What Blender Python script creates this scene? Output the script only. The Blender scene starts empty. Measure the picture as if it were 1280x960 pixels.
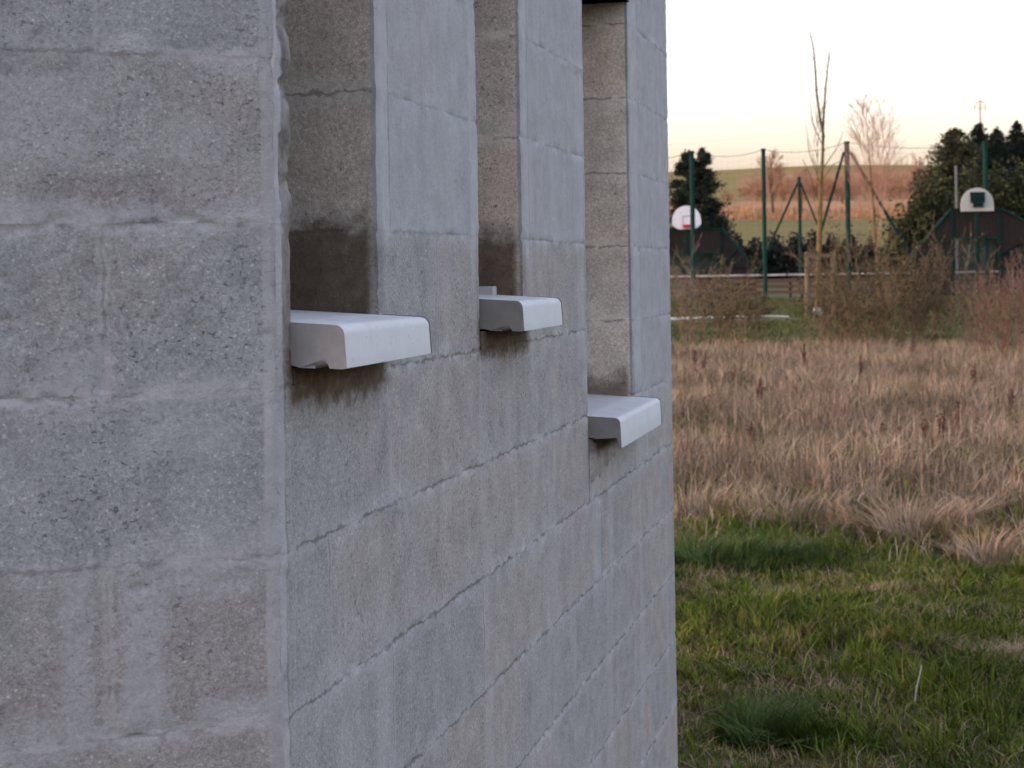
import bpy, bmesh, math, random
import numpy as np
from mathutils import Vector, Matrix

# ------------------------------------------------------------------ camera, sky, sun, exposure
SC = bpy.context.scene
COL = SC.collection
F = 2000.0                      # focal length in pixels of a 1280 x 960 picture
EYE = 1.6
ROLL = math.radians(0.9)
RC, RS = math.cos(ROLL), math.sin(ROLL)

cam = bpy.data.cameras.new('camera')
cam.sensor_width = 36.0
cam.lens = 36.0 * F / 1280.0
cam.shift_y = -140.0 / 1280.0
cam.clip_start = 0.05
cam.clip_end = 5000
cam.dof.use_dof = True
cam.dof.focus_distance = 2.6
cam.dof.aperture_fstop = 13.0
co = bpy.data.objects.new('camera', cam)
COL.objects.link(co)
co.matrix_world = Matrix(((RC, RS, 0, 0), (0, 0, -1, 0), (-RS, RC, 0, EYE), (0, 0, 0, 1)))
SC.camera = co

SUN_EL = math.radians(1.5)
SUN_AZ = math.radians(-100.0)   # clockwise from straight ahead (+Y): very low, out to the left of the frame
w = bpy.data.worlds.new('World')
SC.world = w
w.use_nodes = True
nt = w.node_tree
nt.nodes.clear()
sky = nt.nodes.new('ShaderNodeTexSky')
sky.sky_type = 'NISHITA'
sky.sun_disc = False
sky.sun_elevation = SUN_EL
sky.sun_rotation = SUN_AZ
sky.altitude = 100
sky.air_density = 1.0
sky.dust_density = 3.8
sky.ozone_density = 1.5
bg = nt.nodes.new('ShaderNodeBackground')
bg.inputs['Strength'].default_value = 0.15
hs = nt.nodes.new('ShaderNodeHueSaturation')
hs.inputs['Saturation'].default_value = 0.52
wo = nt.nodes.new('ShaderNodeOutputWorld')
nt.links.new(sky.outputs[0], hs.inputs['Color'])
wb = nt.nodes.new('ShaderNodeMix')          # even white balance over the whole sky
wb.data_type = 'RGBA'; wb.blend_type = 'MULTIPLY'
wb.inputs[0].default_value = 1.0
wb.inputs[7].default_value = (1.055, 0.957, 1.05, 1)
nt.links.new(hs.outputs[0], wb.inputs[6])
nt.links.new(wb.outputs[2], bg.inputs[0])
nt.links.new(bg.outputs[0], wo.inputs[0])

sl = bpy.data.lights.new('sun', 'SUN')
sl.energy = 0.12
sl.angle = math.radians(3.0)
sl.color = (1.0, 0.78, 0.6)
so = bpy.data.objects.new('sun', sl)
COL.objects.link(so)
sd = Vector((math.sin(SUN_AZ) * math.cos(SUN_EL), math.cos(SUN_AZ) * math.cos(SUN_EL), math.sin(SUN_EL)))
so.rotation_euler = sd.to_track_quat('Z', 'Y').to_euler()
so.location = (-20, 20, 30)

SC.view_settings.view_transform = 'Standard'
SC.view_settings.look = 'None'
SC.view_settings.gamma = 1.0
SC.view_settings.use_curve_mapping = False
SC.view_settings.exposure = 4.15

# ------------------------------------------------------------------ helpers
def ray(px, py):
    a = (px - 640.0) / F
    b = (340.0 - py) / F
    return a * RC + b * RS, -a * RS + b * RC

def at(px, py, Y):
    x, z = ray(px, py)
    return Vector((x * Y, Y, EYE + z * Y))

def link(o, parent=None):
    COL.objects.link(o)
    if parent is not None:
        o.parent = parent
    return o

def tag(o, label=None, cat=None, group=None, kind=None):
    if label: o['label'] = label
    if cat: o['category'] = cat
    if group: o['group'] = group
    if kind: o['kind'] = kind
    return o

def empty(name, loc=(0, 0, 0), rz=0.0, parent=None):
    o = bpy.data.objects.new(name, None)
    o.empty_display_size = 0.2
    o.location = loc
    o.rotation_euler = (0, 0, rz)
    return link(o, parent)

def mesh(name, verts, faces, mat, parent=None, smooth=False):
    me = bpy.data.meshes.new(name)
    me.from_pydata([tuple(v) for v in verts], [], faces)
    if mat: me.materials.append(mat)
    if smooth:
        me.polygons.foreach_set('use_smooth', [True] * len(me.polygons))
    me.update()
    o = bpy.data.objects.new(name, me)
    return link(o, parent)

def np_mesh(name, V, faces_flat, counts, mat, parent=None, smooth=False):
    me = bpy.data.meshes.new(name)
    V = np.asarray(V, dtype=np.float32)
    me.vertices.add(len(V))
    me.vertices.foreach_set('co', V.ravel())
    ff = np.asarray(faces_flat, dtype=np.int32)
    cc = np.asarray(counts, dtype=np.int32)
    me.loops.add(len(ff))
    me.loops.foreach_set('vertex_index', ff)
    me.polygons.add(len(cc))
    st = np.zeros(len(cc), dtype=np.int32)
    st[1:] = np.cumsum(cc)[:-1]
    me.polygons.foreach_set('loop_start', st)
    me.polygons.foreach_set('loop_total', cc)
    if smooth:
        me.polygons.foreach_set('use_smooth', np.ones(len(cc), dtype=bool))
    me.update(calc_edges=True)
    me.validate()
    if mat: me.materials.append(mat)
    o = bpy.data.objects.new(name, me)
    return link(o, parent)

class MB:
    """collects boxes, prisms and tubes for one mesh"""
    def __init__(s): s.v = []; s.f = []
    def box(s, x0, x1, y0, y1, z0, z1):
        b = len(s.v)
        s.v += [(x0,y0,z0),(x1,y0,z0),(x1,y1,z0),(x0,y1,z0),(x0,y0,z1),(x1,y0,z1),(x1,y1,z1),(x0,y1,z1)]
        s.f += [(b,b+3,b+2,b+1),(b+4,b+5,b+6,b+7),(b,b+1,b+5,b+4),(b+1,b+2,b+6,b+5),(b+2,b+3,b+7,b+6),(b+3,b,b+4,b+7)]
        return s
    def tube(s, p, q, r0, r1=None, n=6, caps=True):
        r1 = r0 if r1 is None else r1
        p = Vector(p); q = Vector(q)
        d = (q - p)
        if d.length < 1e-6: return s
        d.normalize()
        a = d.orthogonal().normalized(); c = d.cross(a)
        b = len(s.v)
        for i in range(n):
            t = 2*math.pi*i/n
            o = a*math.cos(t) + c*math.sin(t)
            s.v.append(tuple(p + o*r0)); s.v.append(tuple(q + o*r1))
        for i in range(n):
            j = (i+1) % n
            s.f.append((b+2*i, b+2*j, b+2*j+1, b+2*i+1))
        if caps:
            s.f.append(tuple(b+2*i for i in reversed(range(n))))
            s.f.append(tuple(b+2*i+1 for i in range(n)))
        return s
    def prism(s, poly, axis_vec):
        """polygon (list of Vector) extruded along a vector"""
        b = len(s.v); n = len(poly); ax = Vector(axis_vec)
        for p in poly: s.v.append(tuple(p))
        for p in poly: s.v.append(tuple(Vector(p) + ax))
        s.f.append(tuple(b+i for i in reversed(range(n))))
        s.f.append(tuple(b+n+i for i in range(n)))
        for i in range(n):
            j = (i+1) % n
            s.f.append((b+i, b+j, b+n+j, b+n+i))
        return s
    def build(s, name, mat, parent=None, smooth=False):
        return mesh(name, s.v, s.f, mat, parent, smooth)

# ------------------------------------------------------------------ materials
class NT:
    def __init__(s, name, rough=0.9, spec=0.2):
        s.m = bpy.data.materials.new(name); s.m.use_nodes = True
        s.t = s.m.node_tree
        s.b = s.t.nodes['Principled BSDF']
        s.b.inputs['Roughness'].default_value = rough
        s.b.inputs['Specular IOR Level'].default_value = spec
        s.tc = None
    def n(s, ty, **kw):
        x = s.t.nodes.new(ty)
        for k, v in kw.items(): setattr(x, k, v)
        return x
    def l(s, a, b): s.t.links.new(a, b)
    def obj(s):
        if s.tc is None: s.tc = s.n('ShaderNodeTexCoord')
        return s.tc.outputs['Object']
    def xyz(s):
        x = s.n('ShaderNodeSeparateXYZ'); s.l(s.obj(), x.inputs[0]); return x.outputs
    def noise(s, scale, detail=4, rough=0.6, stretch=None, off=(0,0,0), dist=0.0):
        x = s.n('ShaderNodeTexNoise')
        x.inputs['Scale'].default_value = scale; x.inputs['Detail'].default_value = detail
        x.inputs['Roughness'].default_value = rough; x.inputs['Distortion'].default_value = dist
        mp = s.n('ShaderNodeMapping')
        mp.inputs['Location'].default_value = off
        if stretch: mp.inputs['Scale'].default_value = stretch
        s.l(s.obj(), mp.inputs[0]); s.l(mp.outputs[0], x.inputs['Vector'])
        return x.outputs['Fac']
    def math(s, op, a, b=None, clamp=False):
        x = s.n('ShaderNodeMath', operation=op); x.use_clamp = clamp
        for i, v in enumerate((a, b)):
            if v is None: continue
            if isinstance(v, (int, float)): x.inputs[i].default_value = v
            else: s.l(v, x.inputs[i])
        return x.outputs[0]
    def rng(s, v, a, b, c=0.0, d=1.0, smooth=True):
        x = s.n('ShaderNodeMapRange'); x.interpolation_type = 'SMOOTHSTEP' if smooth else 'LINEAR'
        if isinstance(v, (int, float)): x.inputs[0].default_value = v
        else: s.l(v, x.inputs[0])
        for i, q in zip((1, 2, 3, 4), (a, b, c, d)): x.inputs[i].default_value = q
        return x.outputs[0]
    def mix(s, fac, a, b, mode='MIX'):
        x = s.n('ShaderNodeMix', data_type='RGBA', blend_type=mode)
        if isinstance(fac, (int, float)): x.inputs[0].default_value = fac
        else: s.l(fac, x.inputs[0])
        for i, v in ((6, a), (7, b)):
            if isinstance(v, tuple): x.inputs[i].default_value = (*v[:3], 1)
            else: s.l(v, x.inputs[i])
        return x.outputs[2]
    def ramp(s, v, stops):
        x = s.n('ShaderNodeValToRGB')
        e = x.color_ramp.elements
        e[0].position = stops[0][0]; e[0].color = (*stops[0][1], 1)
        e[1].position = stops[-1][0]; e[1].color = (*stops[-1][1], 1)
        for p, c in stops[1:-1]:
            q = e.new(p); q.color = (*c, 1)
        s.l(v, x.inputs[0]); return x.outputs[0]
    def island(s):
        return s.n('ShaderNodeNewGeometry').outputs['Random Per Island']
    def rand(s):
        return s.n('ShaderNodeObjectInfo').outputs['Random']
    def bump(s, h, strength=0.5, dist=0.005):
        x = s.n('ShaderNodeBump'); x.inputs['Strength'].default_value = strength
        x.inputs['Distance'].default_value = dist
        s.l(h, x.inputs['Height']); s.l(x.outputs[0], s.b.inputs['Normal'])
    def out(s, c):
        if isinstance(c, tuple): s.b.inputs['Base Color'].default_value = (*c[:3], 1)
        else: s.l(c, s.b.inputs['Base Color'])
        return s.m

def vary(name, c, amount=0.25, scale=8, rough=0.85, spec=0.2, bump=0.0, stretch=None):
    m = NT(name, rough, spec)
    n = m.noise(scale, 5, 0.65, stretch)
    lo = tuple(x*(1-amount) for x in c); hi = tuple(min(1, x*(1+amount)) for x in c)
    col = m.ramp(n, [(0.3, lo), (0.7, hi)])
    if bump: m.bump(n, bump, 0.01)
    return m.out(col)

def leafy(name, cols, rough=0.8, trans=0.0, pos_scale=None):
    """colour drawn per leaf / blade, with broad patches on top"""
    m = NT(name, rough, 0.15)
    k = len(cols)
    c = m.ramp(m.island(), [(i/(k-1), q) for i, q in enumerate(cols)])
    if pos_scale:
        n = m.noise(pos_scale, 3, 0.6)
        c = m.mix(m.rng(n, 0.35, 0.65), c, m.mix(1.0, c, (0.52, 0.51, 0.48), 'MULTIPLY'))
    return m.out(c)

# wall data in wall-local metres: x along the wall, y inwards, z up from the ground
KX, KY = ray(347, 345)[0]*1.93, 1.93
D1 = Vector((0.2471, 0.969)).normalized()
D2 = Vector((0.945, 0.326)).normalized()
def u_at(px):
    s = ray(px, 340)[0]
    # K + u D1 = (s Y, Y)
    return (s*KY - KX) / (D1.x - s*D1.y)
COURSE0 = EYE + 0.264 - 0.2*10     # one of the bed joints, then every 0.2 m
OPEN = [  # u0, u1, sill top at the wall plane, nose thickness, head
    (u_at(365), u_at(475), EYE-0.0575, 0.057, 9.0),
    (u_at(600), u_at(655), EYE-0.0475, 0.057, 9.0),
    (u_at(733), u_at(790), EYE-0.340, 0.054, EYE+0.722),
]
ULEN = u_at(838)
WTOP = EYE + 1.264

def concrete(name, warm, cool, front=False, left=False):
    m = NT(name, 0.95, 0.10)
    X, Y, Z = m.xyz()
    big = m.noise(2.6, 4, 0.6)
    mid = m.noise(15, 6, 0.72, off=(3, 1, 5))
    fine = m.noise(150, 5, 0.75)
    grain = m.noise(420, 2, 0.6)
    r = m.rand()
    c = m.mix(m.rng(m.math('ADD', big, m.math('MULTIPLY', m.math('SUBTRACT', r, 0.5), 0.34)), 0.34, 0.66), warm, cool)
    c = m.mix(1.0, c, m.ramp(mid, [(0.25, (0.72, 0.72, 0.72)), (0.75, (1.2, 1.19, 1.18))]), 'MULTIPLY')
    c = m.mix(1.0, c, m.ramp(fine, [(0.3, (0.66, 0.65, 0.64)), (0.7, (1.26, 1.26, 1.26))]), 'MULTIPLY')
    c = m.mix(1.0, c, m.ramp(grain, [(0.3, (0.82, 0.82, 0.82)), (0.7, (1.16, 1.16, 1.16))]), 'MULTIPLY')
    c = m.mix(m.math('MULTIPLY', r, 0.34), c, m.mix(1.0, c, (0.72, 0.72, 0.73), 'MULTIPLY'))
    # aggregate: pale chips and dark pits
    vo = m.n('ShaderNodeTexVoronoi'); vo.inputs['Scale'].default_value = 230 if left else 260
    m.l(m.obj(), vo.inputs['Vector'])
    sp = m.n('ShaderNodeSeparateColor'); m.l(vo.outputs['Color'], sp.inputs[0])
    patch = m.rng(m.noise(7, 3, 0.6, off=(9, 9, 2)), 0.42, 0.62)
    chip = m.math('MULTIPLY', m.rng(sp.outputs[0], 0.90, 0.99), m.rng(vo.outputs['Distance'], 0.6, 0.2))
    c = m.mix(m.math('MULTIPLY', chip, 0.55), c, (0.52, 0.5, 0.48))
    pit = m.math('MULTIPLY', m.rng(m.noise(85, 5, 0.7, (1, 1, 1.5)), 0.575, 0.65), patch)
    c = m.mix(m.math('MULTIPLY', pit, 0.7), c, (0.075, 0.065, 0.058))
    # bed joints: smeared cement either side, a broken dark line where the joint stayed open
    row = m.math('MULTIPLY', m.math('SUBTRACT', Z, COURSE0), 5.0)
    fr = m.math('FRACT', m.math('ADD', row, 0.5))
    zd0 = m.math('MULTIPLY', m.math('SUBTRACT', fr, 0.5), 0.2)
    wv = m.math('MULTIPLY', m.math('SUBTRACT', m.noise(24, 4, 0.7, off=(8, 1, 4)), 0.5), 0.024)
    bd = m.math('ABSOLUTE', m.math('ADD', zd0, wv))
    d = m.math('ADD', m.math('ABSOLUTE', zd0), m.math('MULTIPLY', m.math('SUBTRACT', m.noise(5.5, 5, 0.7, off=(1, 7, 3)), 0.5), 0.17 if left else 0.09))
    smear = m.rng(d, 0.036, 0.004)
    c = m.mix(m.math('MULTIPLY', smear, 0.62 if left else 0.44), c, m.mix(1.0, m.ramp(mid, [(0.3, (0.27, 0.278, 0.285)), (0.7, (0.35, 0.36, 0.37))]), m.ramp(fine, [(0.3, (0.8, 0.8, 0.8)), (0.7, (1.15, 1.15, 1.15))]), 'MULTIPLY'))
    gate = m.rng(m.noise(9, 4, 0.7, off=(5, 2, 9)), 0.43 if left else 0.38, 0.57 if left else 0.52)
    crack = m.math('MULTIPLY', m.rng(m.math('MULTIPLY', bd, m.rng(m.noise(35, 3, 0.6, off=(4, 9, 2)), 0.3, 0.7, 0.45, 1.6)), 0.0038, 0.0010), gate)
    c = m.mix(m.math('MULTIPLY', crack, 0.4 if left else 0.7), c, (0.105, 0.10, 0.095))
    light = m.math('MULTIPLY', m.rng(bd, 0.011, 0.005), m.math('SUBTRACT', 1.0, gate))
    c = m.mix(m.math('MULTIPLY', light, 0.45), c, (0.37, 0.375, 0.38))
    # head joints
    par = m.math('MODULO', m.math('ADD', m.math('FLOOR', row), 40.0), 2.0)
    o0, o1 = (HEAD_S if left else HEAD_F)
    hu = m.math('MULTIPLY', m.math('SUBTRACT', X, m.math('ADD', o0, m.math('MULTIPLY', par, o1-o0))), 2.0)
    hd_ = m.math('MULTIPLY', m.math('SUBTRACT', m.math('FRACT', m.math('ADD', hu, 0.5)), 0.5), 0.5)
    hw = m.math('ABSOLUTE', m.math('ADD', hd_, wv))
    hgate = m.rng(m.noise(6, 4, 0.7, off=(2, 2, 9)), 0.42, 0.58)
    c = m.mix(m.math('MULTIPLY', m.rng(hw, 0.010, 0.004), 0.5 if left else 0.4), c, (0.335, 0.34, 0.342))
    c = m.mix(m.math('MULTIPLY', m.math('MULTIPLY', m.rng(hw, 0.0026, 0.0010), hgate), 0.6 if left else 0.6), c, (0.13, 0.12, 0.11))
    st = m.noise(9, 4, 0.6, (1, 1, 0.07))
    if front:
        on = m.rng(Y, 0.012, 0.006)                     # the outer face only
        c = m.mix(m.math('MULTIPLY', m.math('SUBTRACT', 1.0, on), 1.0), c, m.mix(1.0, c, (1.52, 1.41, 1.27), 'MULTIPLY'))  # bare beige reveals, colour also lifted to offset the shade inside the openings
        # second and third reveals are lifted further, to a paler, sandier tone
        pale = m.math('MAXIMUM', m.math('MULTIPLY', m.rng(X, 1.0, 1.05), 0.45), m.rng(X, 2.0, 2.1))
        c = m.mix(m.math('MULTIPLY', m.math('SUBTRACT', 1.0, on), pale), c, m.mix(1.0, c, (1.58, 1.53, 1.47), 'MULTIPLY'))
        wz = m.math('ADD', Z, m.math('MULTIPLY', m.math('SUBTRACT', m.noise(9, 4), 0.5), 0.05))
        wash = m.math('MULTIPLY', m.rng(wz, EYE+0.045, EYE+0.075), on)
        wu = m.rng(X, OPEN[2][1]-0.02, OPEN[2][1]+0.08)
        wash2 = m.math('MULTIPLY', m.math('MULTIPLY', wu, m.rng(wz, EYE-0.62, EYE-0.2)), on)
        wash = m.math('MAXIMUM', wash, m.math('MULTIPLY', wash2, 0.8))
        c = m.mix(m.math('MULTIPLY', wash, 0.66), c, m.mix(1.0, (0.32, 0.34, 0.36), m.ramp(mid, [(0.3, (0.86, 0.86, 0.86)), (0.7, (1.1, 1.1, 1.1))]), 'MULTIPLY'))
        run = m.math('MULTIPLY', m.rng(st, 0.50, 0.66), on)
        c = m.mix(m.math('MULTIPLY', run, 0.24), c, (0.37, 0.378, 0.387))
        run2 = m.math('MULTIPLY', m.rng(m.noise(16, 4, 0.6, (1, 1, 0.06), off=(4, 0, 0)), 0.56, 0.70), on)
        c = m.mix(m.math('MULTIPLY', run2, 0.26), c, (0.20, 0.198, 0.198))
        # cement edging trowelled down beside the openings and the corner
        ew = m.math('MULTIPLY', m.math('SUBTRACT', m.noise(11, 4, 0.7, (1, 1, 0.35), off=(6, 6, 1)), 0.5), 0.03)
        xe = m.math('ADD', X, ew)
        for (ua, ub, za, k_) in EDGES:
            band = m.math('MULTIPLY', m.math('MULTIPLY', m.rng(xe, ua-0.004, ua+0.003), m.rng(xe, ub+0.003, ub-0.004)), m.math('MULTIPLY', m.rng(wz, za-0.02, za+0.02), on))
            c = m.mix(m.math('MULTIPLY', band, k_), c, m.mix(1.0, (0.36, 0.375, 0.39), m.ramp(mid, [(0.3, (0.84, 0.84, 0.84)), (0.7, (1.1, 1.1, 1.1))]), 'MULTIPLY'))
            ln = m.math('MULTIPLY', m.rng(m.math('ABSOLUTE', m.math('SUBTRACT', xe, ub)), 0.0035, 0.001), m.math('MULTIPLY', m.rng(wz, za-0.02, za+0.02), m.math('MULTIPLY', gate, on)))
            c = m.mix(m.math('MULTIPLY', ln, 0.5), c, (0.13, 0.125, 0.12))
        # crumbly strip between the corner and the first opening
        cs = m.math('MULTIPLY', m.math('MULTIPLY', m.rng(xe, 0.012, 0.018), m.rng(xe, OPEN[0][0]+0.01, OPEN[0][0])), m.rng(wz, EYE-0.12, EYE-0.05))
        c = m.mix(m.math('MULTIPLY', cs, 0.75), c, m.ramp(m.noise(30, 5, 0.75, (1, 1, 0.5)), [(0.36, (0.045, 0.036, 0.03)), (0.52, (0.17, 0.15, 0.135)), (0.7, (0.26, 0.245, 0.235))]))
        # damp marks left round the freshly bedded sills
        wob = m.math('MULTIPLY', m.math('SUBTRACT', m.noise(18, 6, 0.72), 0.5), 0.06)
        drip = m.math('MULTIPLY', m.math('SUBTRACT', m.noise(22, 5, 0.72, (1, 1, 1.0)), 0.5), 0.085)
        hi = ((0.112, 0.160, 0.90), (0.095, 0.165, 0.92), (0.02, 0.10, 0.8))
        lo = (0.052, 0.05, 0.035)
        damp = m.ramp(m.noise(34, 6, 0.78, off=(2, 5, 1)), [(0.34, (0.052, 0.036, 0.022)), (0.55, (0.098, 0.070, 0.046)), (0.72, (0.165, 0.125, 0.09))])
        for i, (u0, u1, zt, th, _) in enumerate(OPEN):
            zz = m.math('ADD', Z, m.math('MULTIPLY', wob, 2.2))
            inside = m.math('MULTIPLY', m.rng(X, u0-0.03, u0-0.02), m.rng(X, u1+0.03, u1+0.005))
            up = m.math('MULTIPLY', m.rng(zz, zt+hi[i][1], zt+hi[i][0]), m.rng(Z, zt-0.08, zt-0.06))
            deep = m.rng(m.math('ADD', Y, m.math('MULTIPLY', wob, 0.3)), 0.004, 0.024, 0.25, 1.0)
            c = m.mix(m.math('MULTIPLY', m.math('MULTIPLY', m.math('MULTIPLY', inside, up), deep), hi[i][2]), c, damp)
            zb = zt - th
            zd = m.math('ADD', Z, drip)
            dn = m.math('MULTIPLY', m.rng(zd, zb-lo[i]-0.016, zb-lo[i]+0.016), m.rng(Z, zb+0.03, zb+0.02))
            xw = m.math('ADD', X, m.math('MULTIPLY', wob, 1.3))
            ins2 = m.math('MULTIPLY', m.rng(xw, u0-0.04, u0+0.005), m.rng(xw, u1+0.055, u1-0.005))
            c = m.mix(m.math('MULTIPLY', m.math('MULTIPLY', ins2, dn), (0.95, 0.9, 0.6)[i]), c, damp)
    else:
        ww = m.math('MULTIPLY', m.math('SUBTRACT', m.noise(22, 6, 0.75, off=(1, 2, 8)), 0.5), 0.06)
        for (px, py, ru, rz, k_) in ((172, 810, 0.024, 0.075, .8), (92, 800, 0.016, 0.085, .65), (100, 455, 0.04, 0.022, .6), (285, 888, 0.045, 0.012, .55), (225, 545, 0.06, 0.02, .5), (40, 262, 0.07, 0.012, .6), (190, 270, 0.10, 0.010, .5), (250, 190, 0.03, 0.05, .35), (60, 150, 0.06, 0.05, .4)):
            cu_, cz_ = -(345-px)/1050.0, EYE+(345-py)/1055.0
            dx = m.math('SUBTRACT', m.math('ABSOLUTE', m.math('SUBTRACT', m.math('ADD', X, ww), cu_)), ru)
            dz = m.math('SUBTRACT', m.math('ABSOLUTE', m.math('SUBTRACT', m.math('ADD', Z, ww), cz_)), rz)
            c = m.mix(m.math('MULTIPLY', m.rng(m.math('MAXIMUM', dx, dz), 0.010, -0.008), k_), c, m.mix(1.0, (0.315, 0.326, 0.336), m.ramp(fine, [(0.3, (0.85, 0.85, 0.85)), (0.7, (1.12, 1.12, 1.12))]), 'MULTIPLY'))
        # trowelled strip down the corner
        ew = m.math('MULTIPLY', m.math('SUBTRACT', m.noise(11, 4, 0.7, (1, 1, 0.3), off=(6, 6, 1)), 0.5), 0.014)
        xe = m.math('ADD', X, ew)
        c = m.mix(m.math('MULTIPLY', m.rng(xe, -0.021, -0.017), 0.75), c, m.mix(1.0, (0.35, 0.36, 0.37), m.ramp(m.noise(16, 4, 0.6, (1, 1, 0.1)), [(0.35, (0.72, 0.71, 0.7)), (0.65, (1.1, 1.1, 1.1))]), 'MULTIPLY'))
    h = m.math('ADD', m.math('MULTIPLY', fine, 0.7), m.math('SUBTRACT', m.math('MULTIPLY', mid, 0.9), m.math('MULTIPLY', pit, 0.8)))
    m.bump(h, 0.6 if left else 0.45, 0.005)
    return m.out(c)

HEAD_F = (0.16, 0.41)      # where the head joints fall in odd and even courses
HEAD_S = (-0.205, -0.46)
EDGES = ((OPEN[0][1]-0.004, OPEN[0][1]+0.048, EYE+0.05, .55), (OPEN[1][0]-0.055, OPEN[1][0]-0.002, EYE+0.0, .5),
         (OPEN[1][1]-0.004, OPEN[1][1]+0.05, EYE+0.02, .5), (OPEN[2][0]-0.10, OPEN[2][0]-0.02, EYE-0.2, .35),
         (OPEN[2][1]+0.0, OPEN[2][1]+0.13, EYE-0.30, .45), (OPEN[2][0]+0.03, OPEN[2][0]+0.13, EYE-0.80, .35), (-0.03, 0.014, -1.0, .6))
M = {}
M['side'] = concrete('block_side', (0.278, 0.268, 0.263), (0.292, 0.312, 0.322), left=True)
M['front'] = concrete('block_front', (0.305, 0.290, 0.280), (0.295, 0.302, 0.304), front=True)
def cement(name, c, bump=0.6):
    m = NT(name, 0.95, 0.12)
    n = m.noise(40, 6, 0.75); b = m.noise(4, 4, 0.6, off=(2, 2, 2)); s_ = m.noise(10, 4, 0.6, (1, 1, 0.08))
    col = m.ramp(n, [(0.28, tuple(x*0.72 for x in c)), (0.5, c), (0.75, tuple(x*1.15 for x in c))])
    col = m.mix(1.0, col, m.ramp(b, [(0.3, (0.75, 0.73, 0.7)), (0.7, (1.1, 1.12, 1.14))]), 'MULTIPLY')
    col = m.mix(1.0, col, m.ramp(s_, [(0.35, (0.78, 0.78, 0.78)), (0.65, (1.1, 1.1, 1.1))]), 'MULTIPLY')
    m.bump(n, bump, 0.006)
    return m.out(col)
M['mortar'] = cement('mortar', (0.265, 0.262, 0.262))
M['mortar_pale'] = cement('mortar_pale', (0.325, 0.34, 0.355), 0.5)
M['mortar_dark'] = cement('mortar_dark', (0.17, 0.158, 0.145), 0.7)

# ------------------------------------------------------------------ ground
KN = np.array([[-60,0],[0,0],[25,0.0],[45,0.12],[62,0.42],[90,0.7],[120,1.8],[150,4.3],[220,8.3],[226,8.9],[236,11.7],[260,13.2],[300,15.9],[380,22.6],[450,29.5],[500,31.5],[560,31],[700,25],[1000,10],[2500,-10]], float)
def gh(x, y):
    x = np.asarray(x, float); y = np.asarray(y, float)
    h = np.interp(y, KN[:, 0], KN[:, 1])
    k = np.clip((y-3.0)/4, 0, 1)*np.clip((60-y)/30, 0, 1)
    h = h + k*(0.035*np.sin(x*1.9+0.7*y)+0.03*np.sin(y*1.3-0.6*x+1)+0.02*np.sin(3.1*x-2.2*y))
    far = np.clip((y-120)/200, 0, 1)
    h = h + far*(0.5*np.sin(x*0.03+y*0.011)+0.35*np.sin(x*0.071+1.3))
    return h
def gz(x, y): return float(gh(x, y))

def ground_mat():
    m = NT('ground', 0.95, 0.1)
    X, Y, Z = m.xyz()
    n = m.noise(0.9, 5, 0.65); nf = m.noise(9, 5, 0.7)
    wob = m.math('MULTIPLY', m.math('SUBTRACT', m.noise(0.5, 4, 0.6), 0.5), 5.0)
    yy = m.math('ADD', Y, wob)
    yf = m.math('ADD', Y, m.math('MULTIPLY', m.math('SUBTRACT', m.noise(0.06, 4, 0.6, off=(5, 5, 5)), 0.5), 14.0))
    soil = m.ramp(nf, [(0.3, (0.045, 0.036, 0.018)), (0.7, (0.075, 0.072, 0.028))])
    dry = m.ramp(nf, [(0.3, (0.10, 0.075, 0.05)), (0.7, (0.19, 0.145, 0.10))])
    lawn = m.ramp(n, [(0.3, (0.060, 0.068, 0.022)), (0.7, (0.085, 0.09, 0.034))])
    field = m.ramp(m.noise(0.05, 4), [(0.3, (0.12, 0.098, 0.026)), (0.7, (0.155, 0.125, 0.036))])
    bank = m.ramp(m.noise(0.5, 5, 0.7), [(0.3, (0.25, 0.14, 0.07)), (0.7, (0.40, 0.235, 0.12))])
    brown = m.ramp(m.noise(0.12, 5, 0.7), [(0.3, (0.19, 0.10, 0.045)), (0.7, (0.29, 0.165, 0.07))])
    crest = m.ramp(m.noise(0.02, 4), [(0.3, (0.155, 0.125, 0.028)), (0.7, (0.20, 0.145, 0.045))])
    c = m.mix(m.rng(yy, 9.0, 11.0), soil, dry)
    c = m.mix(m.rng(yy, 25.5, 28.5), c, lawn)
    c = m.mix(m.rng(yf, 110, 130), c, field)
    c = m.mix(m.rng(Y, 220, 223), c, bank)
    left = m.rng(m.math('SUBTRACT', X, m.math('MULTIPLY', Y, 0.135)), 0, 6)
    c = m.mix(m.rng(Y, 234, 240), c, m.mix(left, crest, brown))
    c = m.mix(m.rng(yf, 395, 430), c, crest)
    m.bump(nf, 0.6, 0.03)
    return m.out(c)
M['ground'] = ground_mat()

ys = np.concatenate([np.linspace(-30, 2, 9), np.arange(2.5, 30, 0.35), np.arange(30, 64, 1.5), np.arange(64, 120, 6), np.arange(120, 218, 8),
                     np.arange(218, 240, 2), np.arange(244, 520, 12), [560, 620, 700, 850, 1000, 1400, 1900, 2500]])
xs = np.concatenate([[-2500, -1500, -900, -500, -300, -180, -100, -60, -35, -20, -10, -5, -2], np.arange(-0.5, 12, 0.35), np.arange(12.5, 30, 1.5),
                     np.arange(32, 100, 6), [110, 130, 160, 200, 300, 500, 900, 1500, 2500]])
GX, GY = np.meshgrid(xs, ys)
GV = np.stack([GX.ravel(), GY.ravel(), gh(GX, GY).ravel()], 1)
ny, nx = GX.shape
ii = (np.arange(ny-1)[:, None]*nx + np.arange(nx-1)[None, :]).ravel()
GF = np.stack([ii, ii+1, ii+nx+1, ii+nx], 1)
g = np_mesh('ground', GV, GF.ravel(), np.full(len(GF), 4), M['ground'], smooth=True)
tag(g, kind='structure')

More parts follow.
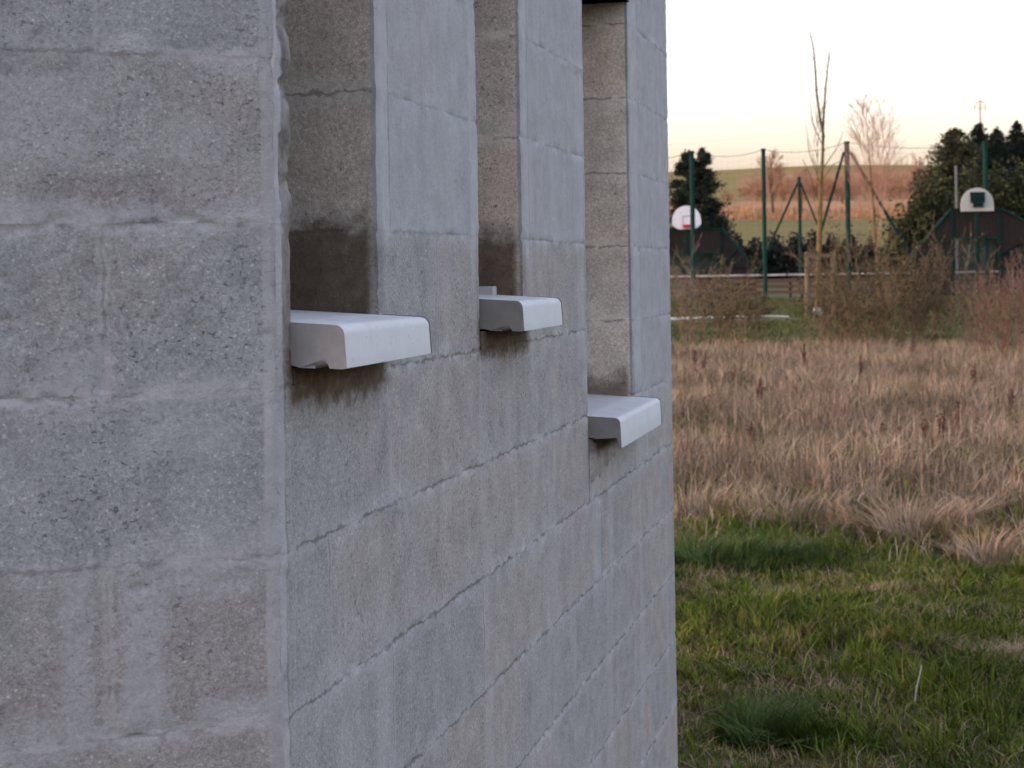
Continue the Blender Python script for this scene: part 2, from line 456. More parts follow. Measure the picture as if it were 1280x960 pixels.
# pale gravel path across the lawn
pv, pf = [], []
pw = 0.62
for i, t in enumerate(np.linspace(0, 1, 30)):
    x = 1.5 + t*6.6
    y = 45.0 + 1.0*math.sin(t*2.2) + t*1.2
    wd = pw*(1.5 - 1.2*t)
    z = gz(x, y)
    pv += [(x, y-wd, z+0.0), (x, y-wd, z+0.035), (x, y+wd, z+0.035), (x, y+wd, z+0.0)]
    if i:
        b = 4*i; a = b-4
        pf += [(a, b, b+1, a+1), (a+1, b+1, b+2, a+2), (a+2, b+2, b+3, a+3)]
tag(mesh('path', pv, pf, vary('path_gravel', (0.48, 0.45, 0.42), 0.2, 6, bump=0.4)), kind='structure')

# ------------------------------------------------------------------ block building
rnd = random.Random(7)
B = empty('block_building', (KX, KY, 0), math.atan2(D1.y, D1.x))
tag(B, 'unfinished grey concrete block building with narrow window slits', 'building')

_hs = np.random.default_rng(99).random((256, 256))
def vnoise(x, y, seed=0):
    x = np.asarray(x, float)+seed*17.31; y = np.asarray(y, float)+seed*9.77
    xi = np.floor(x).astype(int); yi = np.floor(y).astype(int)
    fx = x-xi; fy = y-yi
    fx = fx*fx*(3-2*fx); fy = fy*fy*(3-2*fy)
    g_ = lambda a, b: _hs[a % 256, b % 256]
    return (g_(xi, yi)*(1-fx)+g_(xi+1, yi)*fx)*(1-fy)+(g_(xi, yi+1)*(1-fx)+g_(xi+1, yi+1)*fx)*fy
def fbm(x, y, seed=0, o=4):
    a, t, w_ = 0.0, 0.0, 1.0
    for k in range(o):
        a = a+w_*vnoise(x*2**k, y*2**k, seed+k); t += w_; w_ *= 0.55
    return a/t
def sst(v, a, b):
    t = np.clip((v-a)/(b-a), 0, 1); return t*t*(3-2*t)
def relief(u, z, heads, rough, side):
    """depth of the wall face (positive inwards) at u, z: crumbly grain, smeared and open joints"""
    sd_ = 40 if side else 0
    row = np.floor((z-COURSE0)/0.2)
    zd = (z-COURSE0)-np.round((z-COURSE0)/0.2)*0.2
    off = np.where(row % 2 == 0, heads[0], heads[1])
    ud = (u-off)-np.round((u-off)/0.5)*0.5
    wv = (fbm(u*30, z*30, sd_+3, 3)-0.5)*0.030+(fbm(u*5, z*5, sd_+4, 2)-0.5)*0.012
    bd = np.abs(zd+wv); hd = np.abs(ud+wv)
    gate = sst(fbm(u*8, z*8, sd_+5, 2), 0.50 if side else 0.39, 0.65 if side else 0.55)
    g2 = sst(fbm(u*6, z*6, sd_+8), 0.42, 0.60)
    y = 0.0042*sst(bd, 0.0055, 0.001)*gate*(0.4+1.0*fbm(u*40, z*40, sd_+6, 2))*(1.0 if side else 0.9)
    y = y + (0.0026 if side else 0.0022)*sst(hd, 0.006, 0.001)*g2
    wid = 0.010+0.022*fbm(u*9, z*3, sd_+11)
    bul = sst(bd, wid, wid*0.35)*(1-gate)*sst(fbm(u*26, z*34, sd_+13, 3), 0.30, 0.72)*sst(fbm(u*5, z*9, sd_+15, 2), 0.35, 0.6)
    y = y - (0.0036 if side else 0.0032)*bul
    y = y + rough*(fbm(u*90, z*90, sd_+17, 3)-0.5)*0.0024
    y = y + rough*(fbm(u*14, z*14, sd_+21, 3)-0.5)*0.003
    pitm = 1.8*sst(vnoise(u*85, z*85, sd_+25), 0.82, 0.95)*sst(fbm(u*7, z*7, sd_+29), 0.5, 0.62)
    y = y + 0.0016*pitm*rough
    if not side:                                 # crumbly strip between the corner and the first opening
        cs_ = sst(u, 0.010, 0.016)*sst(u, OPEN[0][0]+0.02, OPEN[0][0])*sst(z, EYE+0.02, EYE+0.10)
        y = y + cs_*(0.012*sst(fbm(u*60, z*26, 51, 3), 0.46, 0.66)-0.004)
    return y

def block(u0, u1, z0, z1, mat, parent, heads, side, step, depth=0.2, ragged=(False, False)):
    """one block of the wall: its own piece of the rough face, with sides back to the core"""
    nu = max(2, int(math.ceil((u1-u0)/step))); nz = max(2, int(math.ceil((z1-z0)/step)))
    U, Z = np.meshgrid(np.linspace(u0, u1, nu+1), np.linspace(z0, z1, nz+1))
    Yv = relief(U, Z, heads, 1.0 if side else 0.8, side)
    for e, k, sg in ((ragged[0], 0, 1), (ragged[1], -1, -1)):
        if e:                                   # crumbled arris at an opening or corner
            n_ = fbm(Z[:, k]*40, Z[:, k]*0+u0*3, 31)
            U[:, k] += sg*(n_-0.35)*0.006
            Yv[:, k] += 0.003+0.004*np.maximum(n_-0.5, 0)
    V = np.stack([U.ravel(), Yv.ravel(), Z.ravel()], 1)
    w_ = nu+1
    q = (np.arange(nz)[:, None]*w_+np.arange(nu)[None, :]).ravel()
    Fq = np.stack([q, q+1, q+w_+1, q+w_], 1)
    ring = list(range(0, nu))+[r_*w_+nu for r_ in range(0, nz)]+[nz*w_+c_ for c_ in range(nu, 0, -1)]+[r_*w_ for r_ in range(nz, 0, -1)]
    ring = np.array(ring)
    fr_ = V[ring].copy(); md_ = fr_.copy(); md_[:, 1] = 0.016
    U0 = np.meshgrid(np.linspace(u0, u1, nu+1), np.linspace(z0, z1, nz+1))[0].ravel()[ring]
    md_[:, 0] = U0; back = md_.copy(); back[:, 1] = depth
    nb_ = len(V); m_ = len(ring)
    V = np.concatenate([V, fr_, md_, back])
    a_ = np.arange(m_); b_ = (a_+1) % m_
    Fs = np.concatenate([np.stack([nb_+q_*m_+a_, nb_+(q_+1)*m_+a_, nb_+(q_+1)*m_+b_, nb_+q_*m_+b_], 1) for q_ in (0, 1)])
    FF = np.concatenate([Fq, Fs])
    o = np_mesh('block', V, FF.ravel(), np.full(len(FF), 4), mat, parent, smooth=True)
    sm = np.ones(len(FF), dtype=bool); sm[len(Fq):] = False
    o.data.polygons.foreach_set('use_smooth', sm)
    return o

def course_edges():
    z = COURSE0
    while z > 0.001: z -= 0.2
    out = []
    while z < WTOP-0.001:
        out.append((max(z, -0.15), z+0.2)); z += 0.2
    return out

JT = 0.0022   # half joint
# --- front wall: a mortar core with the openings left out, blocks set in it
core = MB()
c0 = 0.008
segs = []
u = 0.0
for (a, b, zt, th, hd) in OPEN:
    core.box(u+0.002 if u == 0 else u+0.004, a-0.004, c0, 0.196, -0.2, WTOP)
    core.box(a-0.004, b+0.004, c0, 0.196, -0.2, zt-th-0.003)
    if hd < WTOP: core.box(a-0.004, b+0.004, c0, 0.196, hd+0.004, WTOP)
    u = b
core.box(u+0.004, ULEN-0.004, c0, 0.196, -0.2, WTOP)
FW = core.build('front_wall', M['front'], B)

rf = random.Random(3)
for ci, (z0, z1) in enumerate(course_edges()):
    off = 0.16 if (round((z0-COURSE0)/0.2) % 2 == 0) else 0.41
    cuts = [0.0] + [off+0.5*k for k in range(-1, 8) if 0.07 < off+0.5*k < ULEN-0.07] + [ULEN]
    for (a, b) in zip(cuts[:-1], cuts[1:]):
        # subtract the openings
        parts = [(a, b, z0, z1)]
        for (o0, o1, zt, th, hd) in OPEN:
            zb = zt-th
            nxt = []
            for (p, q, s, t) in parts:
                if q <= o0+1e-4 or p >= o1-1e-4 or t <= zb+1e-4 or s >= hd-1e-4:
                    nxt.append((p, q, s, t)); continue
                if p < o0-0.012: nxt.append((p, o0, s, t))
                if q > o1+0.012: nxt.append((o1, q, s, t))
                if s < zb-0.008: nxt.append((max(p, o0), min(q, o1), s, zb))
                if t > hd+0.02: nxt.append((max(p, o0), min(q, o1), hd, t))
            parts = nxt
        for (p, q, s, t) in parts:
            e0 = 0 if any(abs(p-o[1]) < 1e-4 and t > o[2]-o[3]+0.002 for o in OPEN) or p == 0 else JT
            e1 = 0 if any(abs(q-o[0]) < 1e-4 and t > o[2]-o[3]+0.002 for o in OPEN) or q == ULEN else JT
            vis = s < EYE+0.95
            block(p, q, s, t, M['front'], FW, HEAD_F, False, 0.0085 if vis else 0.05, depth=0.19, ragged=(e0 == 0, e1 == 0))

# smear of mortar under the third sill
V = []; 
rs = random.Random(5)
pts = []
a, b, zt, th, hd = OPEN[2]
for i in range(26):
    t = i/25
    pts.append((a+0.004+0.46*t, zt-th-0.005, zt-th-0.115+0.075*t+rs.uniform(-.012, .012)))
f = []
for i, (uu, zu, zl) in enumerate(pts):
    if i in (0, 25):
        V += [(uu, 0.003, zu), (uu, 0.002, zu-0.006), (uu, 0.002, (zu+zl)/2), (uu, 0.002, zl+0.008), (uu, 0.004, zl)]
    else: V += [(uu, 0.003, zu), (uu, -0.006-rs.uniform(0, .002), zu-0.006), (uu, -0.005-rs.uniform(0, .003), (zu+zl)/2), (uu, -0.004, zl+0.008), (uu, 0.004, zl)]
    if i:
        for k in range(4):
            q = (i-1)*5+k
            f.append((q, q+1, q+6, q+5))
mesh('mortar_patch', V, f, M['front'], FW, smooth=True)

# lintel over the third opening
lt = MB().box(OPEN[2][0]-0.003, OPEN[2][1]+0.003, -0.004, 0.197, OPEN[2][4], OPEN[2][4]+0.07)
lt.build('lintel', M['mortar_dark'], FW)

# --- side wall, turned towards the camera; it runs off to the left
ang2 = math.atan2(D2.y, D2.x) - math.atan2(D1.y, D1.x)
SL = 2.4
SW = MB().box(-SL, -0.004, c0, 0.196, -0.2, WTOP).build('side_wall', M['side'], B)
SW.rotation_euler = (0, 0, ang2)
rl = random.Random(11)
for ci, (z0, z1) in enumerate(course_edges()):
    par = round((z0-COURSE0)/0.2) % 2
    off = 0.205 if par == 0 else 0.46
    cuts = [0.0] + [-(off+0.5*k) for k in range(0, 5) if off+0.5*k < SL-0.05] + [-SL]
    for b, a in zip(cuts[:-1], cuts[1:]):
        vis = b > -0.75 and EYE-0.85 < z1 and z0 < EYE+0.6
        block(a, b, z0, z1, M['side'], SW, HEAD_S, True, 0.0055 if vis else 0.05, depth=0.19, ragged=(False, b == 0.0))
# the walls behind and the slab on top close the building
bk = MB()
iu = ULEN
bk.box(iu-0.2, iu-0.003, 0.2, 3.2, -0.2, WTOP)
bk.build('rear_wall', M['side'], B)
bk = MB()
bk.box(-1.9, iu-0.2, 3.0, 3.2, -0.2, WTOP)
bk.build('rear_wall', M['side'], B)
sp_ = [Vector((0.0, 0.0, WTOP)), Vector((iu, 0.0, WTOP)), Vector((iu, 3.2, WTOP)), Vector((-1.9, 3.2, WTOP))]
dl = Vector((math.cos(ang2), math.sin(ang2), 0))
sp_.append(Vector((0, 0, WTOP)) - dl*SL)
MB().prism(sp_, (0, 0, 0.16)).build('roof_slab', M['mortar'], B)

# ------------------------------------------------------------------ window sills
def sill_mats():
    m = NT('sill_white', 0.85, 0.1)
    n = m.noise(3, 4, 0.6); s_ = m.noise(14, 4, 0.6, (1, 1, 0.2)); sp = m.noise(150, 2, 0.5)
    c = m.ramp(n, [(0.3, (0.46, 0.485, 0.50)), (0.7, (0.50, 0.525, 0.54))])
    c = m.mix(m.math('MULTIPLY', m.rng(s_, 0.50, 0.72), 0.4), c, (0.36, 0.365, 0.365))
    c = m.mix(m.math('MULTIPLY', m.rng(sp, 0.66, 0.74), 0.4), c, (0.28, 0.26, 0.25))
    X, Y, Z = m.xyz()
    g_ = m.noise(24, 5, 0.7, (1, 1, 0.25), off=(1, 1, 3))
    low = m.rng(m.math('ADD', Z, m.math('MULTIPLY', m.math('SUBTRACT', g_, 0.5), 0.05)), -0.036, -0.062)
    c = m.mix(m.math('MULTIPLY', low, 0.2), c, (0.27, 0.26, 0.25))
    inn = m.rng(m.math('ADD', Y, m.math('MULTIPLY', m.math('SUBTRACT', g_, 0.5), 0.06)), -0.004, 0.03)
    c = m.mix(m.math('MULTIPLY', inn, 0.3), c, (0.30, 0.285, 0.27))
    m.bump(m.noise(60, 5, 0.7), 0.25, 0.002)
    a = m.out(c)
    m = NT('sill_end', 0.9, 0.15)
    n = m.noise(30, 5, 0.65)
    c = m.ramp(n, [(0.3, (0.20, 0.192, 0.19)), (0.7, (0.255, 0.245, 0.24))])
    z = m.noise(8, 4, 0.6, off=(4, 4, 4))
    c = m.mix(m.math('MULTIPLY', m.rng(z, 0.55, 0.7), 0.35), c, (0.11, 0.10, 0.095))
    m.bump(n, 0.3, 0.003)
    return a, m.out(c)
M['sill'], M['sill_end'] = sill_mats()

def sill(u0, u1, zt, th, label, proj=0.070, groove=True, tab=False, tilt=0.0, droop=0.0):
    L = u1-u0
    o = empty('window_sill', (0, 0, 0))
    o.matrix_world = Matrix.Translation((KX, KY, zt)) @ Matrix.Rotation(math.atan2(D1.y, D1.x), 4, 'Z') @ Matrix.Translation((u0, 0, 0)) @ Matrix.Rotation(tilt, 4, 'Y')
    tag(o, label, 'window sill', 'white window sills in the block wall')
    sl_ = 0.062
    r = 0.013
    top = lambda w: -sl_*w
    prof = [(-0.195, -th+0.004), (-0.195, top(-0.195)), (-0.10, top(-0.10)), (0.0, top(0.0)), (proj-r*1.6, top(proj-r*1.6))]
    cx, cz = proj-r, top(proj-r)-r
    for k in range(0, 7):
        a = math.radians(80-80*k/6)
        prof.append((cx+r*math.cos(a), cz+r*math.sin(a)))
    prof += [(proj+0.001, -th*0.6), (proj+0.0025, -th-droop), (proj-0.004, -th-droop-0.001)]
    if droop: prof.append((proj-0.008, -th+0.004))
    if groove:
        gx, gr = 0.040, 0.0095
        for k in range(0, 7):
            a = math.radians(180*k/6)
            prof.append((gx+gr*math.cos(a), -th+gr*1.1*math.sin(a)))
    prof += [(0.012, -th+0.001), (-0.0, -th+0.004)]
    n = len(prof); ns = 10
    rr = random.Random(int(zt*1000))
    V, f = [], []
    for i in range(ns+1):
        t = i/ns
        e = 0.0015 if i in (0, ns) else 0.0
        for (w_, z_) in prof:
            V.append((L*t, -w_ + (e if w_ > 0.05 else 0), z_ - (e if z_ > -0.02 else 0)))
    for i in range(ns):
        for k in range(n):
            j = (k+1) % n
            f.append((i*n+k, (i+1)*n+k, (i+1)*n+j, i*n+j))
    body = mesh('slab', V, f, M['sill'], o)
    for p in body.data.polygons: p.use_smooth = True
    body.data.set_sharp_from_angle(angle=math.radians(38)) if hasattr(body.data, 'set_sharp_from_angle') else None
    for i, sgn in ((0, -1), (ns, 1)):
        ev = [(L*(i/ns)+sgn*0.0006, -w_*1.0, z_) for (w_, z_) in prof]
        # fan from the inside so that the concave groove stays open
        cv = (L*(i/ns)+sgn*0.0006, 0.02, -th*0.45)
        bm = bmesh.new()
        vs = [bm.verts.new(p) for p in ev]
        bm.faces.new(vs if sgn < 0 else list(reversed(vs)))
        bmesh.ops.triangulate(bm, faces=bm.faces[:])
        me = bpy.data.meshes.new('end_face'); bm.to_mesh(me); bm.free()
        me.materials.append(M['sill_end'])
        link(bpy.data.objects.new('end_face', me), o)
    if tab:
        MB().box(L-0.056, L-0.026, 0.055, 0.085, top(-0.07)-0.01, top(-0.07)+0.016).build('upstand', M['sill'], o)
    return o
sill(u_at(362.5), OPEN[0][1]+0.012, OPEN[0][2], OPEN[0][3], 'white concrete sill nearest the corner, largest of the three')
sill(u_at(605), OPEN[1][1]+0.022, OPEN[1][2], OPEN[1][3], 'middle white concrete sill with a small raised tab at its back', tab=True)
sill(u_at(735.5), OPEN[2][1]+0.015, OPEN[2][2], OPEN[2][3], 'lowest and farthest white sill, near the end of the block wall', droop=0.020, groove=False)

# ------------------------------------------------------------------ sports court: rail, goals, posts, net
M['green'] = vary('green_paint', (0.007, 0.030, 0.024), 0.25, 3, 0.8, 0.08)
M['green_dark'] = vary('green_paint_dark', (0.006, 0.019, 0.017), 0.25, 3, 0.8, 0.08)
M['plank_red'] = vary('stained_plank', (0.017, 0.013, 0.012), 0.4, 6, 0.8, stretch=(1, 1, 6))
M['plank'] = vary('weathered_board', (0.10, 0.062, 0.048), 0.35, 4, 0.85, stretch=(0.4, 1, 6))
M['rail_white'] = vary('white_rail', (0.40, 0.385, 0.365), 0.3, 2.5, 0.6)
M['board_white'] = vary('board_white', (0.62, 0.64, 0.68), 0.06, 2, 0.4, 0.4)
M['board_grey'] = vary('board_grey', (0.36, 0.36, 0.33), 0.1, 2, 0.5, 0.3)
M['red'] = vary('red_paint', (0.42, 0.035, 0.04), 0.1, 3, 0.5)
M['line_blue'] = vary('line_paint', (0.28, 0.30, 0.36), 0.1, 3, 0.5)
M['meshwork'] = vary('mesh_green', (0.05, 0.075, 0.065), 0.2, 5, 0.6)
M['galv'] = vary('galvanised', (0.10, 0.105, 0.10), 0.2, 5, 0.5)

# low barrier: white top rail, boards and posts
YR = 63.0
x0, x1 = at(760, 345, YR).x, at(1330, 345, YR).x
RZ = 0.43
R = empty('court_barrier', (x0, YR, RZ))
tag(R, 'low wooden barrier with a white top rail along the sports court', 'barrier')
Lr = x1-x0
nseg = 10
for k in range(nseg):
    a, b = Lr*k/nseg, Lr*(k+1)/nseg
    zt = 0.90 + 0.10*(a/Lr) - 0.10*(a/Lr)
    MB().box(a+0.01, b-0.01, -0.05, 0.05, 0.86, 0.93).build('top_rail', M['rail_white'], R)
    for j, z in enumerate((0.14, 0.36, 0.58)):
        MB().box(a+0.012, b-0.012, -0.03, 0.01, z, z+0.155).build('board', M['plank'], R)
for k in range(nseg+1):
    a = Lr*k/nseg
    MB().box(a-0.05, a+0.05, 0.012, 0.11, -0.2, 0.858).build('post', M['plank_red'], R)

def fence_post(name, label, px, pyt, pyb, Y, r, braces=(), mat='green', cap=True):
    t = at(px, pyt, Y); b = at(px + (pyb-pyt)*0.0157, pyb, Y)
    zg = gz(b.x, Y) - 0.05
    o = empty(name, (t.x, Y, zg))
    tag(o, label, 'fence post', 'green posts round the sports court')
    H = t.z - zg
    mb = MB().tube((0, 0, 0), (0, 0, H), r, r, 10)
    mb.build('pole', M[mat], o, False)
    if cap: MB().tube((0, 0, H-0.02), (0, 0, H+0.04), r*1.25, r*1.1, 10).build('cap', M['green_dark'], o)
    for (tx, ty, bx, by, br) in braces:
        p = at(tx, ty, Y); q = at(bx, by, Y)
        d = Vector((p.x-t.x, 0, p.z-zg)); e = Vector((q.x-t.x, -0.15, max(q.z-zg, 0.0)))
        MB().tube(d, e, br, br, 8).build('brace', M['green_dark'], o)
    return o, Vector((t.x, Y, t.z))
tops = []
def fp(*a, **k):
    o, t = fence_post(*a, **k); tops.append(t); return o
fp('fence_post', 'green court post crossing the left basketball backboard', 864.5, 190, 372, 61.5, 0.095)
fp('fence_post', 'tall thick green post without braces, left of the young staked tree', 954, 187, 373, 61.5, 0.085)
fp('fence_post', 'tall green post with two long braces right of the young tree', 1058.5, 178, 374, 61.5, 0.10,
   braces=((1055, 190, 1001, 373, 0.055), (1063, 190, 1141, 326, 0.06)))
fp('fence_post', 'tall green post in front of the right basketball backboard', 1231, 178, 374, 61.0, 0.09)
fence_post('fence_post', 'shorter braced green post farther back, left of the staked tree', 999, 222, 346, 82, 0.09,
   braces=((997, 229, 947, 340, 0.055), (1001, 229, 1024, 288, 0.045)))
fence_post('fence_post', 'thin grey pole rising left of the right backboard', 1195, 207, 330, 84, 0.07, mat='galv', cap=False)

# ball-stop net hung from the tall posts: thin real threads
def net():
    V, Fc = [], []
    o = empty('ball_net', tuple(tops[0]))
    tag(o, 'thin see-through ball net stretched between the tall green posts', 'net')
    P = [tops[0]+Vector((-3.0, 0, -0.1))]+tops+[tops[-1]+Vector((5, 0, 0.0))]
    loc = tops[0]
    cb = MB()
    for p, q in zip(P[:-1], P[1:]):
        n = 8
        prev = p
        for i in range(1, n+1):
            t = i/n
            c_ = p.lerp(q, t) - Vector((0, 0, 0.22*4*t*(1-t)))
            cb.tube(prev-loc, c_-loc, 0.012, 0.012, 3, False)
            prev = c_
    cb.build('top_cable', M['green_dark'], o)
    nb = MB()
    s = 0.22
    for p, q in zip(P[:-1], P[1:]):
        L = (q-p).length; n = int(L/s)
        for i in range(n):
            t = i/n
            c_ = p.lerp(q, t)-Vector((0, 0, 0.22*4*t*(1-t)))
            nb.tube(c_-loc, Vector((c_.x, c_.y, 1.4))-loc, 0.0022, 0.0022, 3, False)
        for k in range(1, 22):
            d = Vector((0, 0, k*s))
            n2 = 4
            for i in range(n2):
                a_, b_ = i/n2, (i+1)/n2
                nb.tube(p.lerp(q, a_)-d-loc-Vector((0, 0, .22*4*a_*(1-a_))), p.lerp(q, b_)-d-loc-Vector((0, 0, .22*4*b_*(1-b_))), 0.0022, 0.0022, 3, False)
    n_ = nb.build('netting', M['green_dark'], o)
    tag(n_, kind='stuff')
net()

def fan_outline(wd, ht, flat_bottom):
    pts = []
    if flat_bottom:
        pts = [(-wd/2, 0), (wd/2, 0)]
        for k in range(0, 17):
            a = math.pi*k/16
            pts.append((wd/2*math.cos(a), ht*0.30+ht*0.70*math.sin(a)))
    else:
        pts = [(-wd*0.28, 0), (wd*0.28, 0), (wd*0.42, ht*0.10), (wd/2, ht*0.22)]
        for k in range(0, 17):
            a = math.pi*k/16
            pts.append((wd/2*math.cos(a), ht*0.36+ht*0.64*math.sin(a)))
        pts.append((-wd/2, ht*0.22)); pts.append((-wd*0.42, ht*0.10))
    return pts

def basket(name, label, cx, pyt, pyb, wpx, Y, flat, mat, square, squaremat, hoop):
    t = at(cx, pyt, Y); b = at(cx, pyb, Y)
    ht = t.z-b.z; wd = wpx/F*Y
    o = empty(name, (t.x, Y, b.z))
    tag(o, label, 'basketball hoop')
    pts = fan_outline(wd, ht, flat)
    MB().prism([Vector((x, 0, z)) for x, z in pts], (0, 0.05, 0)).build('backboard', M[mat], o)
    sw, sz0, sz1, full = square
    if full:
        MB().box(-sw, sw, -0.06, -0.004, sz0, sz1).build('bracket_plate', M[squaremat], o)
        MB().box(-sw*0.7, sw*0.75, -0.10, -0.064, sz0-0.18, sz0+0.15).build('bracket', M[squaremat], o)
    else:
        k = 0.035
        mb = MB().box(-sw, sw, -0.012, -0.004, sz1-k, sz1).box(-sw, -sw+k, -0.012, -0.004, sz0, sz1-k).box(sw-k, sw, -0.012, -0.004, sz0, sz1-k)
        mb.build('target_square', M[squaremat], o)
    if hoop:
        hb = MB(); n = 20; rr = 0.225; cz = 0.16
        for i in range(n):
            a, c_ = 2*math.pi*i/n, 2*math.pi*(i+1)/n
            hb.tube((rr*math.cos(a), -0.15-rr-rr*math.sin(a), cz), (rr*math.cos(c_), -0.15-rr-rr*math.sin(c_), cz), 0.014, 0.014, 5, False)
        hb.box(-0.16, 0.16, -0.15, -0.005, cz-0.10, cz+0.03)
        hb.build('hoop', M['red'], o)
    MB().box(-0.06, 0.06, 0.06, 0.16, -b.z+gz(t.x, Y)-0.1, ht*0.6).build('support_post', M['green_dark'], o)
    return o
basket('basketball_hoop', 'white fan-shaped backboard with a red hoop at the left end of the court', 858, 257, 286.5, 36, 64.5, False, 'board_white', (0.17, 0.22, 0.55, False), 'line_blue', True)
basket('basketball_hoop', 'pale domed backboard with a dark green bracket over the right goal', 1221.5, 234.5, 264, 41, 60.2, True, 'board_grey', (0.27, 0.32, 0.72, True), 'green_dark', False)

def goal(name, label, pl, pr, ptop, pmid, wing_px, wing_py, wing_sides, Y, base_py):
    """goal front: framed plank panel over a netted mouth, sloping plank wings"""
    A = at(pl, ptop, Y); C_ = at(pr, ptop, Y)
    cx = (A.x+C_.x)/2; W = (C_.x-A.x)/2
    zg = gz(cx, Y)
    zt = A.z-zg; zm = at(pl, pmid, Y).z-zg
    o = empty(name, (cx, Y, zg)); tag(o, label, 'sports goal')
    r = 0.05
    for s in (-1, 1):
        MB().box(s*W-r, s*W+r, -r, r, -0.1, zt-r).build('goal_post', M['green_dark'], o)
    MB().box(-W-r, W+r, -r-0.004, r+0.004, zt-r, zt+r).build('top_bar', M['green_dark'], o)
    MB().box(-W+r, W-r, -r*0.7, r*0.7, zm-0.04, zm+0.04).build('crossbar', M['green'], o)
    n = 12
    for i in range(n):
        a = -W+r+(2*W-2*r)*i/n; b = -W+r+(2*W-2*r)*(i+1)/n
        MB().box(a+0.006, b-0.006, 0.0, 0.03, zm+0.042, zt-r-0.004).build('plank', M['plank_red'], o)
    # mouth: upright bars backed by a fine grid
    nb = MB()
    for i in range(30):
        x = -W+r+(2*W-2*r)*(i+0.5)/30
        nb.box(x-0.009, x+0.009, 0.30, 0.318, 0.0, zm-0.05)
    for k in range(14):
        z = 0.1+(zm-0.2)*k/13
        nb.box(-W+r, W-r, 0.32, 0.335, z-0.006, z+0.006)
    nb.build('goal_grid', M['meshwork'], o)
    for s in wing_sides:
        wx = (abs(wing_px-(pl if s < 0 else pr)))/F*Y
        zl = at(wing_px, wing_py, Y).z-zg
        p0 = Vector((s*(W+r), 0, zt)); p1 = Vector((s*(W+r+wx), 0, zl))
        MB().tube(p0, p1, 0.055, 0.055, 6).build('wing_rail', M['green'], o)
        MB().tube((s*(W+r), 0, zl), p1, 0.04, 0.04, 6).build('wing_rail', M['green_dark'], o)
        MB().tube(p1, (p1.x, 0, -0.1), 0.05, 0.05, 6).build('wing_post', M['green'], o)
        n = 9
        for i in range(n):
            t0, t1 = i/n, (i+1)/n
            a = s*(W+r+wx*t0+0.008); b = s*(W+r+wx*t1-0.008)
            za = zt+(zl-zt)*t0-0.06; zb = zt+(zl-zt)*t1-0.06
            if zb > zl+0.04:
                MB().prism([Vector((a, 0.01, zl+0.045)), Vector((b, 0.01, zl+0.045)), Vector((b, 0.01, zb)), Vector((a, 0.01, za))], (0, 0.03, 0)).build('wing_plank', M['plank_red'], o)
            MB().box(min(a, b), max(a, b), 0.01, 0.04, 0.05, zl-0.05).build('wing_plank', M['plank_red'], o)
        MB().tube((s*(W+r), -0.02, zl), (s*(W+r+wx*0.5), -0.02, (zl+zt)/2), 0.03, 0.03, 5).build('wing_brace', M['green_dark'], o)
    return o
goal('sports_goal', 'red-brown planked goal front with green frame under the right backboard', 1190, 1249, 262, 298, 1140, 319, (-1, 1), 60.6, 372)
goal('sports_goal', 'dark planked goal front with green frame under the left backboard', 832, 900, 287, 316, 941, 334, (1,), 65.0, 372)

# ------------------------------------------------------------------ young staked tree
M['stake'] = vary('stake_wood', (0.10, 0.08, 0.052), 0.25, 8, 0.85, stretch=(4, 4, 0.5))
M['bark_yellow'] = vary('bark_yellow', (0.12, 0.078, 0.028), 0.35, 6, 0.85)
M['bark_brown'] = vary('bark_brown', (0.092, 0.066, 0.042), 0.3, 6, 0.9)
M['bark_red'] = vary('bark_red', (0.085, 0.048, 0.036), 0.3, 6, 0.9)
M['twig_warm'] = vary('twig_warm', (0.22, 0.13, 0.095), 0.3, 3, 0.9)
M['twig_grey'] = vary('twig_grey', (0.12, 0.092, 0.075), 0.3, 3, 0.9)
M['guard'] = vary('guard_white', (0.38, 0.34, 0.34), 0.3, 6, 0.8)

def bare_segs(rng, p, d, L, r, depth, segs, spread=0.5, up=0.15, kids=(3, 5), shrink=(0.5, 0.75), nseg=5, wob=0.09, start=0.3, rk=0.55):
    """recursive bare branching, appends (p, q, r0, r1)"""
    cur = Vector(p); dd = Vector(d).normalized(); sl_ = L/nseg
    pts = [(cur.copy(), dd.copy(), r)]
    for i in range(nseg):
        dd = (dd + Vector((rng.uniform(-wob, wob), rng.uniform(-wob, wob), rng.uniform(-wob, wob)+up*0.25))).normalized()
        q = cur + dd*sl_
        r1 = r*(1-0.75*(i+1)/nseg)
        segs.append((cur.copy(), q.copy(), r*(1-0.75*i/nseg), max(r1, r*0.2)))
        cur = q
        pts.append((cur.copy(), dd.copy(), max(r1, r*0.2)))
    if depth <= 0: return
    for k in range(rng.randint(*kids)):
        t = rng.uniform(start, 0.98)
        i = min(int(t*nseg), nseg-1)
        fr = t*nseg-i
        pp = pts[i][0].lerp(pts[i+1][0], fr); pd = pts[i][1]
        o = pd.orthogonal().normalized(); o.rotate(Matrix.Rotation(rng.uniform(0, 6.283), 3, pd))
        nd = (pd*(1-spread*0.5) + o*spread*rng.uniform(0.6, 1.3) + Vector((0, 0, up))).normalized()
        bare_segs(rng, pp, nd, L*rng.uniform(*shrink)*(1.15-0.5*t), max(pts[i][2]*rk, 0.002), depth-1, segs, spread, up, kids, shrink, max(2, nseg-1), wob, start, rk)

def seg_mesh(name, segs, mat, parent, n=4, rmin=0.0):
    mb = MB()
    for p, q, a, b in segs: mb.tube(p, q, max(a, rmin), max(b, rmin), n, False)
    return mb.build(name, mat, parent)

